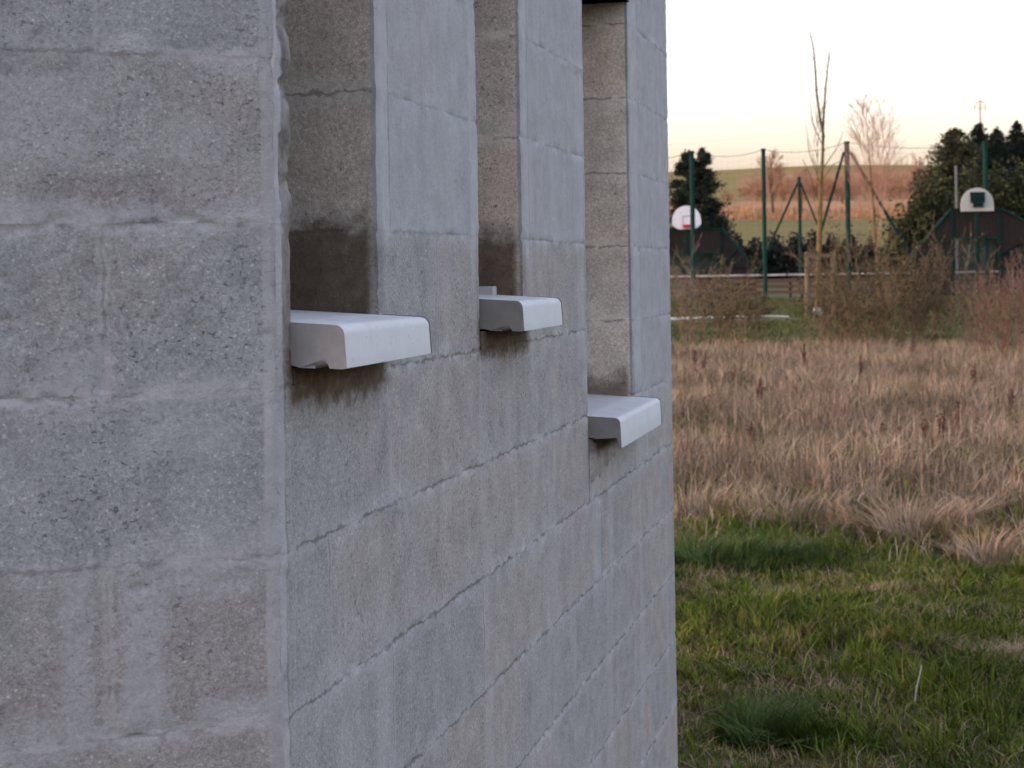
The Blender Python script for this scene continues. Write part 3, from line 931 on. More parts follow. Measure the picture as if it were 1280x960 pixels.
T0 = at(1023, 404, 47.5); zg = gz(T0.x, 47.5)
T = empty('young_tree', (T0.x, 47.5, zg))
tag(T, 'tall thin bare young tree with two upright leaders, tied between stakes', 'tree')
sc_ = 47.5/F
def tp(px, py): 
    v = at(px, py, 47.5); return Vector((v.x-T0.x, 0, v.z-zg))
tr = MB()
path_ = [tp(1022.5, 408), tp(1023, 345), tp(1024.5, 290), tp(1026, 235), tp(1028, 205), tp(1029, 170)]
rr_ = [0.095, 0.092, 0.078, 0.055, 0.046, 0.042]
for i in range(5): tr.tube(path_[i], path_[i+1], rr_[i], rr_[i+1], 8, False)
tr.build('trunk', M['bark_yellow'], T)
cr = []
def chain(pp, r0, r1, segs):
    for i in range(len(pp)-1):
        t0, t1 = i/(len(pp)-1), (i+1)/(len(pp)-1)
        segs.append((pp[i], pp[i+1], r0+(r1-r0)*t0, r0+(r1-r0)*t1))
rt = random.Random(21)
L1 = [tp(1029, 172), tp(1025, 145), tp(1021, 115), tp(1019, 85), tp(1016, 60), tp(1014, 43)]
L2 = [tp(1029, 172), tp(1030, 140), tp(1032, 108), tp(1034, 85), tp(1035.5, 66)]
for p_ in L1+L2: p_.y += rt.uniform(-.15, .15)
chain(L1, 0.050, 0.020, cr); chain(L2, 0.045, 0.018, cr)
for pts_ in ([(1026, 235), (1012, 190), (1005, 155)], [(1027, 215), (1045, 185), (1052, 165)], [(1028, 190), (1018, 150), (1014, 115)], [(1025, 250), (1012, 215), (1000, 200)], [(1027, 225), (1042, 205), (1056, 200)]):
    chain([tp(*p_)+Vector((0, rt.uniform(-.4, .4), 0)) for p_ in pts_], 0.020, 0.007, cr)
for ch in (L1, L2):
    for k in range(26):
        i = rt.randrange(len(ch)-1); p_ = ch[i].lerp(ch[i+1], rt.random())
        d_ = Vector((rt.uniform(-1, 1), rt.uniform(-1, 1), 1.0)).normalized()
        cr.append((p_, p_+d_*rt.uniform(0.06, 0.34), 0.009, 0.005))
for k in range(16):
    z = rt.uniform(2.9, 6.0); p_ = Vector((0.02*z*0.5, 0, z))
    bare_segs(rt, p_, (rt.uniform(-1, 1), rt.uniform(-1, 1), 1.5), rt.uniform(.5, 1.3), 0.011, 1, cr, 0.5, 0.2, (2, 3), nseg=3)
seg_mesh('crown', cr, M['bark_brown'], T, 4)
MB().tube(tp(1022.5, 408), tp(1022.5, 384), 0.15, 0.14, 10).build('trunk_guard', M['guard'], T)

S = empty('tree_stakes', (T0.x, 47.3, zg))
tag(S, 'two wooden stakes with a crossbar holding the young tree', 'tree stakes')
for pt, pb in ((1007.5, 1008), (1039.5, 1042)):
    a = tp(pt, 315); b = tp(pb, 412); b.z = -0.1
    MB().tube(b, a, 0.085, 0.08, 9).build('stake', M['stake'], S)
a, b = tp(1003, 320), tp(1042, 318.5)
MB().box(a.x, b.x, -0.13, -0.086, a.z-0.045, a.z+0.055).build('crossbar', M['stake'], S)

# ------------------------------------------------------------------ bare trees
def bare_tree(name, label, px, py_base, Y, H, seed, rad, twig, trunk_mat, kids, spread, crown_start, depth=3, group=None, multi=1, fine=0.007):
    p = at(px, py_base, Y); zg = gz(p.x, Y)
    o = empty(name, (p.x, Y, zg)); tag(o, label, 'tree', group)
    rng = random.Random(seed)
    tr_, cr_ = [], []
    for q in range(multi):
        lean = Vector((rng.uniform(-.12, .12), rng.uniform(-.12, .12), 1)).normalized() if multi > 1 else Vector((0.01, 0, 1))
        pts = [Vector((rng.uniform(-.1, .1)*(multi > 1), 0, -0.1))]
        n = 10; d = lean
        for i in range(n):
            d = (d+Vector((rng.uniform(-.04, .04), rng.uniform(-.04, .04), 0.02))).normalized()
            pts.append(pts[-1]+d*H*0.93/n)
        for i in range(n): tr_.append((pts[i], pts[i+1], rad*(1-0.88*i/n), rad*(1-0.88*(i+1)/n)))
        for k in range(kids):
            t = crown_start+(1-crown_start)*((k+rng.random())/kids)
            i = min(int(t*n), n-1); pp = pts[i].lerp(pts[i+1], t*n-i)
            a = rng.uniform(0, 6.283)
            nd = Vector((math.cos(a)*spread, math.sin(a)*spread, 1.0))
            Lb = H*(0.36*(1-t)+0.14)*rng.uniform(.8, 1.2)
            bare_segs(rng, pp, nd, Lb, rad*0.28*(1.15-t), depth-1, cr_, 0.55, 0.22, (4, 6), (0.45, 0.7), 4)
    seg_mesh('trunk', tr_, M[trunk_mat], o, 7)
    seg_mesh('crown', cr_, M[twig], o, 3, fine)
    return o
bare_tree('bare_tree', 'bare tree with pale twigs and yellowish trunk, right of the braced post', 1099, 376, 55, 6.75, 4, 0.075, 'twig_warm', 'bark_yellow', 26, 0.36, 0.28, fine=0.0045)
bare_tree('bare_tree', 'rounded bare tree standing on the hillside left of the staked tree', 966, 262, 228, 8.6, 9, 0.22, 'twig_warm', 'bark_brown', 17, 0.75, 0.22, multi=3, fine=0.014)
bare_tree('bare_tree', 'faint thin bare tree left of the dark conifer clump', 1142, 300, 150, 7.2, 15, 0.08, 'twig_warm', 'bark_brown', 12, 0.45, 0.3, multi=2, fine=0.012)
bare_tree('bare_tree', 'small bare tree behind the staked tree on the slope', 1003, 262, 226, 6.8, 31, 0.12, 'twig_warm', 'bark_brown', 12, 0.6, 0.25, multi=2, fine=0.012)

# ------------------------------------------------------------------ leafy trees
def leaf_quads(P, Nrm, size, rng, aspect=0.55, name='leaves', mat=None, parent=None):
    n = len(P)
    a = rng.normal(size=(n, 3)); a /= np.linalg.norm(a, axis=1)[:, None]
    b = np.cross(a, rng.normal(size=(n, 3))); b /= np.linalg.norm(b, axis=1)[:, None]
    if Nrm is not None:
        a = a*0.6+Nrm; a /= np.linalg.norm(a, axis=1)[:, None]
        b = np.cross(a, rng.normal(size=(n, 3))); b /= np.linalg.norm(b, axis=1)[:, None]
    s = (size*rng.uniform(0.6, 1.4, n))[:, None]
    V = np.empty((n, 4, 3))
    V[:, 0] = P-a*s*0.5; V[:, 1] = P+b*s*aspect*0.5; V[:, 2] = P+a*s*0.6; V[:, 3] = P-b*s*aspect*0.5
    return np_mesh(name, V.reshape(-1, 3), np.arange(4*n), np.full(n, 4), mat, parent)

M['conifer'] = leafy('conifer_needles', [(0.010, 0.016, 0.012), (0.018, 0.028, 0.018), (0.030, 0.042, 0.022)], pos_scale=0.9)
M['conifer_warm'] = leafy('conifer_needles_warm', [(0.022, 0.026, 0.012), (0.04, 0.042, 0.018), (0.07, 0.058, 0.025)], pos_scale=0.9)
M['olive'] = leafy('olive_leaves', [(0.020, 0.028, 0.014), (0.038, 0.046, 0.018), (0.075, 0.075, 0.026)], pos_scale=0.8)
M['hedge'] = leafy('hedge_leaves', [(0.013, 0.017, 0.015), (0.026, 0.030, 0.025), (0.05, 0.042, 0.034)], pos_scale=0.6)

def conifer(label, px, pyt, Y, wpx, seed, mat='conifer', group=None, taper=1.0, leaders=((0, 0, 1.0),), leaf=0.17, nb=150, lpb=220):
    p = at(px, pyt, Y); zg = gz(p.x, Y); H = p.z-zg; Wd = wpx/F*Y/2
    o = empty('conifer_tree', (p.x, Y, zg)); tag(o, label, 'tree', group)
    rg = np.random.default_rng(seed)
    tr_ = MB(); pts, nrm = [], []
    for (ox, oy, hs_) in leaders:
        h = H*hs_
        tr_.tube((ox*0.3, oy*0.3, -0.1), (ox, oy, h*0.97), 0.16, 0.02, 7, False)
        n = nb
        for k in range(n):
            t = (k+rg.random())/n
            z = h*(0.04+0.95*t)
            prof = (1-t)**(0.75*taper)*min(1, 0.55+2.2*t) + 0.03
            R_ = Wd*prof*rg.uniform(0.55, 1.15)/(1.0 if len(leaders) == 1 else 1.25)
            a = rg.uniform(0, 2*math.pi)
            m_ = max(10, int(lpb*(0.35+prof)))
            s = rg.random(m_)**0.6
            dz = 0.25*R_*s - 0.18*s*s*R_ + rg.normal(0, 0.10, m_)
            sp_ = 0.16*R_*s+0.05
            px_ = ox*(0.3+0.7*t)+math.cos(a)*R_*s+rg.normal(0, 1, m_)*sp_
            py_ = oy*(0.3+0.7*t)+math.sin(a)*R_*s+rg.normal(0, 1, m_)*sp_
            pts.append(np.stack([px_, py_, z+dz], 1))
    tr_.build('trunk', M['bark_brown'], o)
    P = np.concatenate(pts)
    leaf_quads(P, None, leaf, rg, 0.45, 'crown', M[mat], o)
    return o
conifer('dark twin-topped conifer behind the left basketball backboard', 870, 187, 92, 108, 1, leaders=((-0.45, 0, 0.98), (0.35, 0.1, 1.0), (-0.05, 0.4, 0.72), (0.6, -0.2, 0.62)), taper=0.75, nb=130)
cg = 'dark conifers on the right behind the goal'
conifer('leftmost and broadest conifer of the dark clump on the right', 1194, 162, 96, 150, 2, 'conifer_warm', cg, nb=210, taper=0.8)
conifer('shorter dark conifer filling the gap behind the first two of the clump', 1209, 182, 103, 110, 12, 'conifer', cg, nb=150, taper=0.7)
conifer('shorter dark conifer behind the third and fourth of the clump', 1258, 178, 104, 120, 13, 'conifer', cg, nb=150, taper=0.7)
conifer('dark conifer second from the left in the clump, under the power pole', 1223, 155, 100, 120, 3, 'conifer', cg, nb=170)
conifer('dark conifer third from the left in the clump', 1246, 162, 97, 100, 4, 'conifer', cg, nb=160)
conifer('pointed dark conifer at the right edge of the photo', 1271, 152, 98, 100, 5, 'conifer', cg, nb=160)
conifer('dark conifer at the far right end of the clump, cut by the frame', 1296, 166, 99, 110, 6, 'conifer', cg, nb=120)

def lump_bush(name, label, lumps, Y, seed, mat, n, leaf, group=None, cat='shrub', fill=0.35):
    """lumps: (px, py_top, width_px, depth_m)"""
    rg = np.random.default_rng(seed)
    c = at(lumps[0][0], lumps[0][1], Y); zg = gz(c.x, Y)
    o = empty(name, (c.x, Y, zg)); tag(o, label, cat, group)
    P = []
    st_ = MB()
    area = [l[2]*1.0 for l in lumps]
    for (px, py, wp, oy), ar in zip(lumps, area):
        t = at(px, py, Y); R_ = wp/F*Y/2; h = t.z-zg
        m_ = int(n*ar/sum(area))
        d = rg.normal(size=(m_, 3)); d /= np.linalg.norm(d, axis=1)[:, None]
        d[:, 2] = np.abs(d[:, 2])**0.8
        bump_ = 1+0.16*np.sin(d[:, 0]*9+seed)+0.14*np.sin(d[:, 1]*7+2*d[:, 2]*6)+0.10*np.sin(d[:, 2]*17+d[:, 0]*8)
        rr = (rg.random(m_)**fill)*bump_
        q = np.stack([d[:, 0]*R_*rr, d[:, 1]*R_*0.7*rr, d[:, 2]*h*rr*0.92], 1)
        q += rg.normal(0, 0.07*R_, q.shape); q[:, 2] = np.abs(q[:, 2])
        q += np.array([t.x-c.x, oy, 0.05])
        P.append(q)
        for k in range(7):
            a = rg.uniform(0, 6.28)
            st_.tube((t.x-c.x+0.2*math.cos(a), oy+0.2*math.sin(a), -0.1), (t.x-c.x+R_*0.6*math.cos(a), oy+R_*0.5*math.sin(a), h*0.75), 0.06, 0.015, 5, False)
    st_.build('stems', M['bark_brown'], o)
    leaf_quads(np.concatenate(P), None, leaf, rg, 0.6, 'foliage', M[mat], o)
    return o
lump_bush('evergreen_shrub', 'large olive green shrub left of the right goal', [(1160, 236, 96, 0), (1183, 212, 76, 0.8), (1146, 262, 56, -.4), (1132, 286, 46, 0)], 88, 3, 'olive', 34000, 0.20)
lump_bush('evergreen_shrub', 'broad olive green shrub behind the right backboard', [(1232, 204, 90, 0), (1262, 214, 80, 0.5), (1288, 200, 70, 0.3), (1214, 216, 70, -.3)], 86, 5, 'olive', 34000, 0.20)
h_ = lump_bush('hedge', 'long dark low hedge behind the sports court', [(850+i*24, 307-6*math.sin(i*0.33)-(4 if i % 2 else 0)-(6 if 5 < i < 11 else 0), 54, 0.6*math.sin(i*1.7)) for i in range(-4, 15)], 96, 8, 'hedge', 38000, 0.24, cat='hedge', fill=0.3)

# bare brown thicket on the hillside: one mass
def thicket():
    rng = random.Random(77); segs = []
    for k in range(330):
        Y = rng.uniform(238, 330)
        px = rng.uniform(905, 1330)
        if px < 925 and rng.random() < 0.6: continue
        p = at(px, 250, Y); z = gz(p.x, Y)
        edge = min(1.0, max(0.25, (px-900)/60))
        H = rng.uniform(1.8, 3.3)*edge
        for j in range(5):
            bare_segs(rng, (p.x+rng.uniform(-.6, .6), Y, z-0.1), (rng.uniform(-.5, .5), rng.uniform(-.4, .4), 1), H*rng.uniform(.7, 1.1), 0.06, 1, segs, 0.7, 0.1, (4, 6), nseg=3)
    o = seg_mesh('hillside_thicket', segs, vary('thicket_twigs', (0.18, 0.10, 0.058), 0.35, 0.2, 0.95), None, 3, 0.03)
    tag(o, 'mass of bare reddish brown scrub on the hillside', 'scrub', kind='stuff')
thicket()
# tall dry fringe on the bank
def blades(name, P, H, Wd, lean, mat, parent=None, seed=0, curl=0.5):
    rg = np.random.default_rng(seed)
    n = len(P)
    a = rg.uniform(0, 2*np.pi, n)
    side = np.stack([np.cos(a), np.sin(a), np.zeros(n)], 1)
    b = rg.uniform(0, 2*np.pi, n)
    ld = np.stack([np.cos(b), np.sin(b), np.zeros(n)], 1)*(lean*rg.uniform(0.2, 1.4, n))[:, None]
    H = H[:, None]; Wd = Wd[:, None]
    up = np.array([0, 0, 1.0])
    V = np.empty((n, 5, 3))
    V[:, 0] = P-side*Wd*0.5; V[:, 1] = P+side*Wd*0.5
    mid = P+up*H*0.55+ld*H*0.35
    V[:, 2] = mid+side*Wd*0.4; V[:, 3] = mid-side*Wd*0.4
    V[:, 4] = P+up*H*(1-curl*0.25*lean[:, None] if hasattr(lean, 'shape') else H)+ld*H
    base = (np.arange(n)*5)[:, None]
    fq = base+np.array([0, 1, 2, 3]); ft = base+np.array([3, 2, 4])
    flat = np.concatenate([fq, ft], 1).ravel()
    cnt = np.tile([4, 3], n)
    return np_mesh(name, V.reshape(-1, 3), flat, cnt, mat, parent)

rg = np.random.default_rng(5)
M['bank_grass'] = leafy('bank_grass', [(0.24, 0.13, 0.065), (0.35, 0.20, 0.10), (0.46, 0.28, 0.15)])
n = 9000
bx = rg.uniform(4, 95, n); by = rg.uniform(221.5, 230, n)
hb = rg.uniform(0.7, 1.7, n)*(0.7+0.5*np.sin(bx*0.6)*np.sin(bx*0.23+1))
o = blades('bank_dry_grass', np.stack([bx, by, gh(bx, by)-0.05], 1), np.maximum(hb, 0.4), np.full(n, 0.09), np.full(n, 0.3), M['bank_grass'], seed=3)
tag(o, 'orange dry grass fringe along the far bank', 'dry grass', kind='stuff')

# ------------------------------------------------------------------ shrubs between the meadow and the lawn
M['shrub_leaf'] = leafy('shrub_leaf', [(0.055, 0.038, 0.020), (0.05, 0.056, 0.018), (0.075, 0.056, 0.03)])
def bare_shrub(label, px, pyb, Y, H, Wd, seed, mat, nst, leaves=0, leafmat='shrub_leaf', r=0.011, depth=2, fine=0.0035):
    p = at(px, pyb, Y); zg = gz(p.x, Y)
    o = empty('bare_shrub', (p.x, Y, zg)); tag(o, label, 'shrub', 'bare shrubs at the back of the meadow')
    rng = random.Random(seed); segs = []
    for k in range(nst):
        a = rng.uniform(0, 6.283); s = rng.random()**0.6
        bx_, by_ = math.cos(a)*Wd*0.28*s, math.sin(a)*Wd*0.28*s
        d = Vector((math.cos(a)*s*Wd*0.55/H, math.sin(a)*s*Wd*0.55/H, 1.0))
        bare_segs(rng, (bx_, by_, -0.05), d, H*rng.uniform(.55, 1.0)*(1-0.25*s), r*rng.uniform(.7, 1.2), depth, segs, 0.6, 0.14, (3, 5), (0.4, 0.65), 5, 0.12, 0.2)
    tag(seg_mesh('stems', segs, M[mat], o, 3, fine), kind='stuff')
    if leaves:
        g_ = np.random.default_rng(seed)
        idx = g_.integers(0, len(segs), leaves)
        P = np.array([list(segs[i][0].lerp(segs[i][1], 0.5)) for i in idx])+g_.normal(0, 0.03, (leaves, 3))
        leaf_quads(P, None, 0.045, g_, 0.6, 'foliage', M[leafmat], o)
    return o
bare_shrub('brown twiggy shrub beside the end of the block wall', 890, 432, 30, 1.9, 1.7, 1, 'bark_brown', 28, 2400)
bare_shrub('low tangled shrub between the wall and the staked tree', 925, 425, 33, 1.6, 1.2, 2, 'bark_brown', 18, 1400)
bare_shrub('big dense brown-green shrub right of the staked tree', 1104, 452, 28, 2.4, 2.8, 3, 'bark_brown', 62, 7500)
bare_shrub('dark-stemmed bare shrub in front of the staked tree', 1055, 450, 27.5, 1.5, 1.3, 4, 'bark_red', 11, 0, r=0.014)
bare_shrub('reddish bare shrub at the right edge of the photo', 1252, 470, 25, 2.0, 1.3, 5, 'bark_red', 20, 300, r=0.014)
bare_shrub('pale thin shrub left of the reddish bare shrub', 1218, 458, 27, 1.6, 0.8, 6, 'twig_grey', 11, 100)
bare_shrub('tall straggly shrub outside the right goal', 1275, 440, 31, 2.0, 1.0, 7, 'twig_grey', 11, 0)
bare_shrub('thin sprig shrub against the left goal', 862, 420, 34, 2.3, 0.8, 8, 'twig_grey', 11, 0)
bare_shrub('straggly shrub below the sloping wing of the right goal', 1160, 430, 33, 1.5, 0.9, 12, 'bark_brown', 16, 600)

# ------------------------------------------------------------------ meadow
def grass_mat():
    m = NT('green_grass', 0.8, 0.15)
    r = m.island()
    g_ = m.ramp(r, [(0, (0.046, 0.068, 0.006)), (0.4, (0.088, 0.122, 0.011)), (0.8, (0.13, 0.162, 0.020)), (1, (0.19, 0.17, 0.045))])
    b_ = m.ramp(r, [(0, (0.075, 0.055, 0.024)), (0.5, (0.13, 0.10, 0.045)), (1, (0.24, 0.18, 0.095))])
    c = m.mix(m.rng(m.noise(3.4, 5, 0.7, off=(3, 3, 0)), 0.53, 0.67), g_, b_)
    c = m.mix(m.rng(m.noise(2.6, 4, 0.65), 0.42, 0.60), c, m.mix(1.0, c, (0.48, 0.60, 0.48), 'MULTIPLY'))
    return m.out(c)
M['grass'] = grass_mat()
M['grass_lush'] = leafy('lush_grass', [(0.024, 0.046, 0.009), (0.044, 0.076, 0.016), (0.068, 0.105, 0.024)])
def dry_mat():
    m = NT('dry_grass', 0.85, 0.12)
    r = m.island()
    a = m.ramp(r, [(0, (0.14, 0.10, 0.064)), (0.35, (0.24, 0.178, 0.118)), (0.7, (0.34, 0.265, 0.18)), (1, (0.45, 0.36, 0.255))])
    b = m.ramp(r, [(0, (0.14, 0.095, 0.07)), (0.5, (0.225, 0.162, 0.12)), (1, (0.33, 0.245, 0.185))])
    d = m.ramp(r, [(0, (0.07, 0.07, 0.03)), (0.5, (0.13, 0.12, 0.06)), (1, (0.24, 0.20, 0.12))])
    c = m.mix(m.rng(m.noise(0.8, 4, 0.65), 0.48, 0.68), a, b)
    c = m.mix(m.rng(m.noise(1.5, 4, 0.65, off=(7, 3, 0)), 0.54, 0.68), c, d)
    c = m.mix(m.rng(m.noise(2.6, 3, 0.6, off=(1, 9, 0)), 0.42, 0.66), c, m.mix(1.0, c, (0.50, 0.48, 0.44), 'MULTIPLY'))
    return m.out(c)
M['dry'] = dry_mat()
M['straw'] = leafy('straw', [(0.15, 0.105, 0.062), (0.26, 0.19, 0.12), (0.35, 0.265, 0.175)])
M['dock'] = leafy('dock_seed', [(0.06, 0.034, 0.027), (0.095, 0.05, 0.04), (0.14, 0.075, 0.058)])
M['lawn_blade'] = leafy('lawn_blade', [(0.042, 0.052, 0.014), (0.062, 0.074, 0.022), (0.095, 0.092, 0.036)])

def patchy(x, y, a=1.0, s=0.0):
    return 0.5+0.25*np.sin(x*2.3*a+1.7*y*a+s)+0.25*np.sin(x*-1.1*a+3.1*y*a+2+s)*np.sin(x*4.1*a+s)
def edge_y(x):  # where green turns to straw
    return 9.3+0.55*np.sin(x*1.5+0.5)+0.35*np.sin(x*3.7+1)-0.12*x
def wedge(n, y0, y1, rg, m0=0.06, m1=0.42):
    # spread evenly over the ground seen past the wall, with a margin each side
    y = np.sqrt(rg.uniform(y0*y0, y1*y1, n)); x = y*rg.uniform(m0, m1, n)
    return x, y
WN = lambda x, y: (x*D1.y - (y-0)*D1.x) - (KX*D1.y-KY*D1.x)   # distance outside the front wall plane
rg = np.random.default_rng(11)
x, y = wedge(190000, 3.6, 10.6, rg, 0.04, 0.44)
k = (y < edge_y(x)+rg.normal(0, 0.7, len(x))) & ((WN(x, y) > 0.02) | (y > 5.15))
x, y = x[k], y[k]
cx_, cy_ = wedge(1100, 3.7, 10.2, rg, 0.04, 0.44)
ch_ = rg.uniform(0.5, 2.0, len(cx_))
ci_ = rg.integers(0, len(cx_), len(x)); clus = rg.random(len(x)) < 0.5
ra_ = rg.uniform(0, 6.283, len(x)); rr2 = np.abs(rg.normal(0, 0.06, len(x)))
xn = np.where(clus, cx_[ci_]+np.cos(ra_)*rr2, x); yn = np.where(clus, cy_[ci_]+np.sin(ra_)*rr2*0.8, y)
ok = ((WN(xn, yn) > 0.02) | (yn > 5.15)) & (yn < edge_y(xn)+0.4)
x, y, ci_, clus = xn[ok], yn[ok], ci_[ok], clus[ok]
hf_ = np.where(clus, ch_[ci_], 0.85)
pt = patchy(x, y)
H = hf_*(0.018+0.050*pt**2+0.024*rg.random(len(x)))*np.clip(rg.normal(1, .3, len(x)), .4, 1.9)
o = blades('grass', np.stack([x, y, gh(x, y)-0.01], 1), H, np.full(len(x), 0.006)*rg.uniform(.7, 1.5, len(x)), np.clip(rg.normal(.75, .35, len(x)), 0.1, 1.6), M['grass'], seed=2)
tag(o, 'short green grass tangled with old straw beside the wall', 'grass', kind='stuff')
# straw litter lying in the green grass
x, y = wedge(22000, 3.8, 10.2, rg, 0.04, 0.44)
cx_, cy_ = wedge(260, 3.8, 10.0, rg, 0.04, 0.44); ci_ = rg.integers(0, 260, len(x)); cl = rg.random(len(x)) < 0.7
x = np.where(cl, cx_[ci_]+rg.normal(0, 0.10, len(x)), x); y = np.where(cl, cy_[ci_]+rg.normal(0, 0.06, len(x)), y)
k = ((WN(x, y) > 0.03) | (y > 5.15)) & (y < edge_y(x)+0.3)
x, y = x[k], y[k]
o = blades('straw_litter', np.stack([x, y, gh(x, y)+0.0], 1), rg.uniform(.025, .075, len(x)), np.full(len(x), 0.003), rg.uniform(.8, 2.0, len(x)), M['straw'], seed=4)
tag(o, 'flattened pale straw lying over the green grass', 'straw', kind='stuff')

# dry meadow
rg = np.random.default_rng(12)
x, y = wedge(200000, 8.6, 28.5, rg, -0.06, 0.42)
k = (y > edge_y(x)+rg.normal(0, 0.8, len(x)))
cx_, cy_ = wedge(3400, 9.0, 28.5, rg, -0.06, 0.42)
ci_ = rg.integers(0, len(cx_), len(x)); clus = rg.random(len(x)) < 0.6
ra_ = rg.uniform(0, 6.283, len(x)); rr2 = np.abs(rg.normal(0, 0.10, len(x)))
x = np.where(clus, cx_[ci_]+np.cos(ra_)*rr2, x); y = np.where(clus, cy_[ci_]+np.sin(ra_)*rr2, y)
k = (y > edge_y(x)+rg.normal(0, 0.8, len(x)))
den = patchy(x, y, 0.55, 1.0)
k &= rg.random(len(x)) < 0.35+0.75*den
x, y = x[k], y[k]
H = (0.13+0.30*rg.random(len(x))**1.4)*(0.7+0.6*patchy(x, y, 0.7, 4))*np.clip((y-8)/4, 0.45, 1.0)
o = blades('dry_grass', np.stack([x, y, gh(x, y)-0.01], 1), H, 0.0042+0.00028*y, np.clip(rg.normal(.7, .5, len(x)), 0.05, 2.2), M['dry'], seed=6)
tag(o, 'tall dry straw-coloured meadow grass', 'dry grass', kind='stuff')
# green undergrowth in the dry meadow
x, y = wedge(34000, 9, 28, rg, -0.06, 0.42)
k = (patchy(x, y, 0.8, 3.0) > 0.44)
x, y = x[k], y[k]
o = blades('undergrowth', np.stack([x, y, gh(x, y)], 1), rg.uniform(.08, .2, len(x)), np.full(len(x), 0.010), np.full(len(x), .6), M['grass'], seed=8)
tag(o, 'green undergrowth showing through the dry meadow', 'undergrowth', kind='stuff')
# mown lawn
x, y = wedge(88000, 27, 61, rg, -0.05, 0.36)
k = ~((np.abs(y-45.6) < 1.4) & (x < 8.2)) 
x, y = x[k], y[k]
o = blades('lawn', np.stack([x, y, gh(x, y)-0.01], 1), rg.uniform(.04, .11, len(x)), np.full(len(x), 0.03), np.full(len(x), .7), M['lawn_blade'], seed=9)
tag(o, 'mown green lawn between the meadow and the court', 'lawn', kind='stuff')

def tuft(name, label, px, py, Y, R_, H, n, mat, lean, seed, width=0.005, cat='tuft', group=None):
    p = at(px, py, Y); g_ = np.random.default_rng(seed)
    o_ = (p.x, Y, gz(p.x, Y)-0.01)
    a = g_.uniform(0, 6.283, n); s = np.sqrt(g_.random(n))*R_
    P = np.stack([np.cos(a)*s, np.sin(a)*s*0.7, np.zeros(n)], 1)
    hh = H*(1-0.6*(s/R_)**2)*g_.uniform(.5, 1.1, n)
    ob = blades(name, P, hh, np.full(n, width), np.clip(g_.normal(lean, .3, n), .05, 3), M[mat], seed=seed)
    ob.location = o_
    tag(ob, label, cat, group)
    return ob
gyf = lambda py: 2000*1.6/(py-335)
tuft('grass_tuft', 'dark lush green grass tuft low in the foreground near the wall end', 965, 915, gyf(925), 0.20, 0.19, 900, 'grass_lush', .9, 1, 0.006)
tuft('grass_tuft', 'wide dark green tuft beside the wall, below the straw', 905, 700, gyf(705), 0.36, 0.22, 1000, 'grass_lush', .8, 2, 0.007)
tuft('grass_tuft', 'dark green tuft in the middle just below the dry meadow', 985, 690, gyf(700), 0.38, 0.20, 1000, 'grass_lush', .8, 3, 0.007)
tuft('grass_tuft', 'lone green tuft among the dry meadow grass', 1057, 512, gyf(520), 0.22, 0.28, 300, 'grass_lush', .5, 4, 0.01)
tuft('straw_tuft', 'brown heap of dead straw in the green grass', 1152, 826, gyf(832), 0.13, 0.10, 700, 'straw', 1.5, 5, 0.004)
tuft('straw_tuft', 'dead straw heap at the right edge in the green grass', 1248, 836, gyf(842), 0.17, 0.10, 700, 'straw', 1.6, 6, 0.004)
tuft('straw_tuft', 'big pale straw tussock leaning over the green grass', 1175, 655, gyf(668), 0.50, 0.34, 1500, 'straw', 1.0, 7, 0.008)
tuft('straw_tuft', 'pale straw tussock left of the big leaning one', 1010, 632, gyf(655), 0.50, 0.28, 1000, 'straw', .9, 8, 0.008)
tuft('straw_tuft', 'pale straw tussock next to the wall end', 905, 620, gyf(650), 0.50, 0.28, 900, 'straw', .8, 9, 0.008)
tuft('straw_tuft', 'pale straw tussock at the right edge of the photo', 1262, 690, gyf(700), 0.38, 0.24, 800, 'straw', .9, 10, 0.008)

# single pale stalk in the near grass
p = at(1142, 893, gyf(893)); st_ = MB(); zz = gz(p.x, p.y)
st_.tube((0, 0, -0.02), (0.012, 0, 0.07), 0.0035, 0.003, 6, False).tube((0.012, 0, 0.07), (0.035, 0.01, 0.15), 0.003, 0.002, 6, False)
o = st_.build('dry_stalk', vary('stalk_grey', (0.36, 0.35, 0.33), 0.2, 20), None)
o.location = (p.x, p.y, zz); tag(o, 'single pale dry stalk standing in the near grass below the straw heap', 'stalk')

# rusty dock stalks
def dock(px, py, Y, H, seed, label=None):
    p = at(px, py, Y); g_ = np.random.default_rng(seed)
    o = empty('dock_plant', (p.x, Y, gz(p.x, Y)))
    tag(o, label or 'rust-brown dried dock stalk standing in the dry meadow', 'dock plant', 'dried dock stalks in the meadow')
    mb = MB().tube((0, 0, -0.02), (0.02, 0, H), 0.006, 0.003, 5, False)
    pts = []
    for k in range(3):
        a = g_.uniform(0, 6.28); z0 = H*g_.uniform(.4, .6); e = Vector((0.04*math.cos(a), 0.04*math.sin(a), z0+H*0.28))
        mb.tube((0.012, 0, z0), e, 0.004, 0.002, 4, False)
        t = g_.random(40)[:, None]
        pts.append(np.array([0.012, 0, z0])*(1-t)+np.array(e)*t)
    mb.build('stalk', M['bark_red'], o)
    z = g_.uniform(.45, 1.0, 130)[:, None]*H
    pts.append(np.concatenate([0.02*z/H, 0*z, z], 1))
    P = np.concatenate(pts)+g_.normal(0, 0.009, (130+120, 3))
    leaf_quads(P, None, 0.022, g_, 0.7, 'seed_head', M['dock'], o)
rd = random.Random(2)
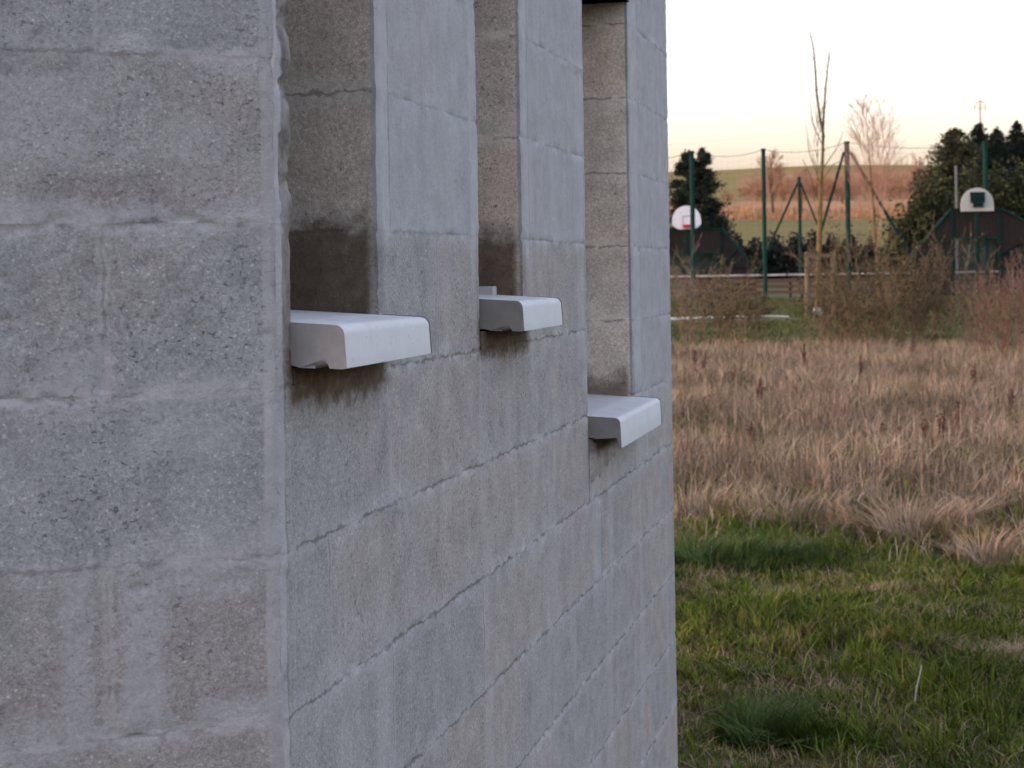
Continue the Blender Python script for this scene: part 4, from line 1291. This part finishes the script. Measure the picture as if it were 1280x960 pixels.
named = [(1178, 585, 13.2, .42, 'darkest rust-brown dock stalk, right of centre in the meadow'), (1196, 570, 14.2, .46, 'tall rust-brown dock stalk just right of the darkest one'),
         (937, 585, 13.0, .36, 'rust-brown dock stalk in the near meadow, nearest the wall'), (949, 540, 16.5, .44, 'rust-brown dock stalk behind the one nearest the wall'),
         (1157, 578, 13.8, .34, 'smaller rust-brown dock stalk just left of the darkest one'), (1102, 580, 13.7, .30, 'short rust-brown dock stalk below the big brown-green shrub'),
         (1122, 585, 13.4, .28, 'shortest rust-brown dock stalk, between two others at mid meadow'), (1004, 470, 23, .55, 'rust-brown dock stalk far back, below the staked tree'),
         (868, 480, 22, .45, 'rust-brown dock stalk far back beside the wall edge'), (880, 485, 21.5, .45, 'rust-brown dock stalk far back, second from the wall edge'),
         (1218, 500, 19.8, .45, 'rust-brown dock stalk in front of the pale thin shrub'), (1263, 545, 15.7, .36, 'rust-brown dock stalk nearest the right edge of the photo'),
         (1075, 495, 20.5, .5, 'rust-brown dock stalk in front of the dark-stemmed bare shrub'), (1140, 470, 24, .5, 'farthest rust-brown dock stalk, under the big brown-green shrub')]
for i, (px, py, Y, H_, lb) in enumerate(named): dock(px, py, Y, H_, i+1, lb)

# ------------------------------------------------------------------ power pole and lines
YP = 320
pt_ = at(1225, 126, YP); zg = gz(pt_.x, YP)
PP = empty('power_pole', (pt_.x, YP, zg))
tag(PP, 'distant power pole with an arched crossarm above the conifers', 'power pole')
Hp = pt_.z-zg
M['pole'] = vary('pole_grey', (0.30, 0.20, 0.16), 0.15, 0.5)
MB().tube((0, 0, 0), (0, 0, Hp), 0.22, 0.16, 8).build('pole', M['pole'], PP)
am = MB()
for s in (-1, 1):
    prev = Vector((0, 0, Hp))
    for k in range(1, 7):
        t = k/6; q = Vector((s*1.15*math.sin(t*1.5), 0, Hp-1.7*(1-math.cos(t*1.45))))
        am.tube(prev, q, 0.10, 0.08, 5, False); prev = q
    am.tube((0, 0, Hp-1.6), (s*1.1, 0, Hp-1.2), 0.07, 0.06, 5, False)
am.build('crossarm', M['pole'], PP)
for i, (dx, dz) in enumerate(((-1.15, -1.6), (1.15, -1.6))):
    MB().tube((dx, 0, Hp+dz), (dx, 0, Hp+dz-0.45), 0.07, 0.07, 6).build('insulator', M['pole'], PP)
for nm, a_, b_ in (('left of the pole, low over the hill', at(1221, 136, YP), at(800, 184, 330)), ('right of the pole, leaving the photo', at(1229, 136, YP), at(1420, 139, 330))):
    cb = MB(); prev = a_
    for k in range(1, 21):
        t = k/20; q = a_.lerp(b_, t)-Vector((0, 0, 1.2*4*t*(1-t)*0.5))
        cb.tube(prev, q, 0.018, 0.018, 4, False); prev = q
    o = cb.build('power_cable', M['pole'])
    tag(o, 'thin overhead power cable ' + nm, 'cable', 'overhead power cables')
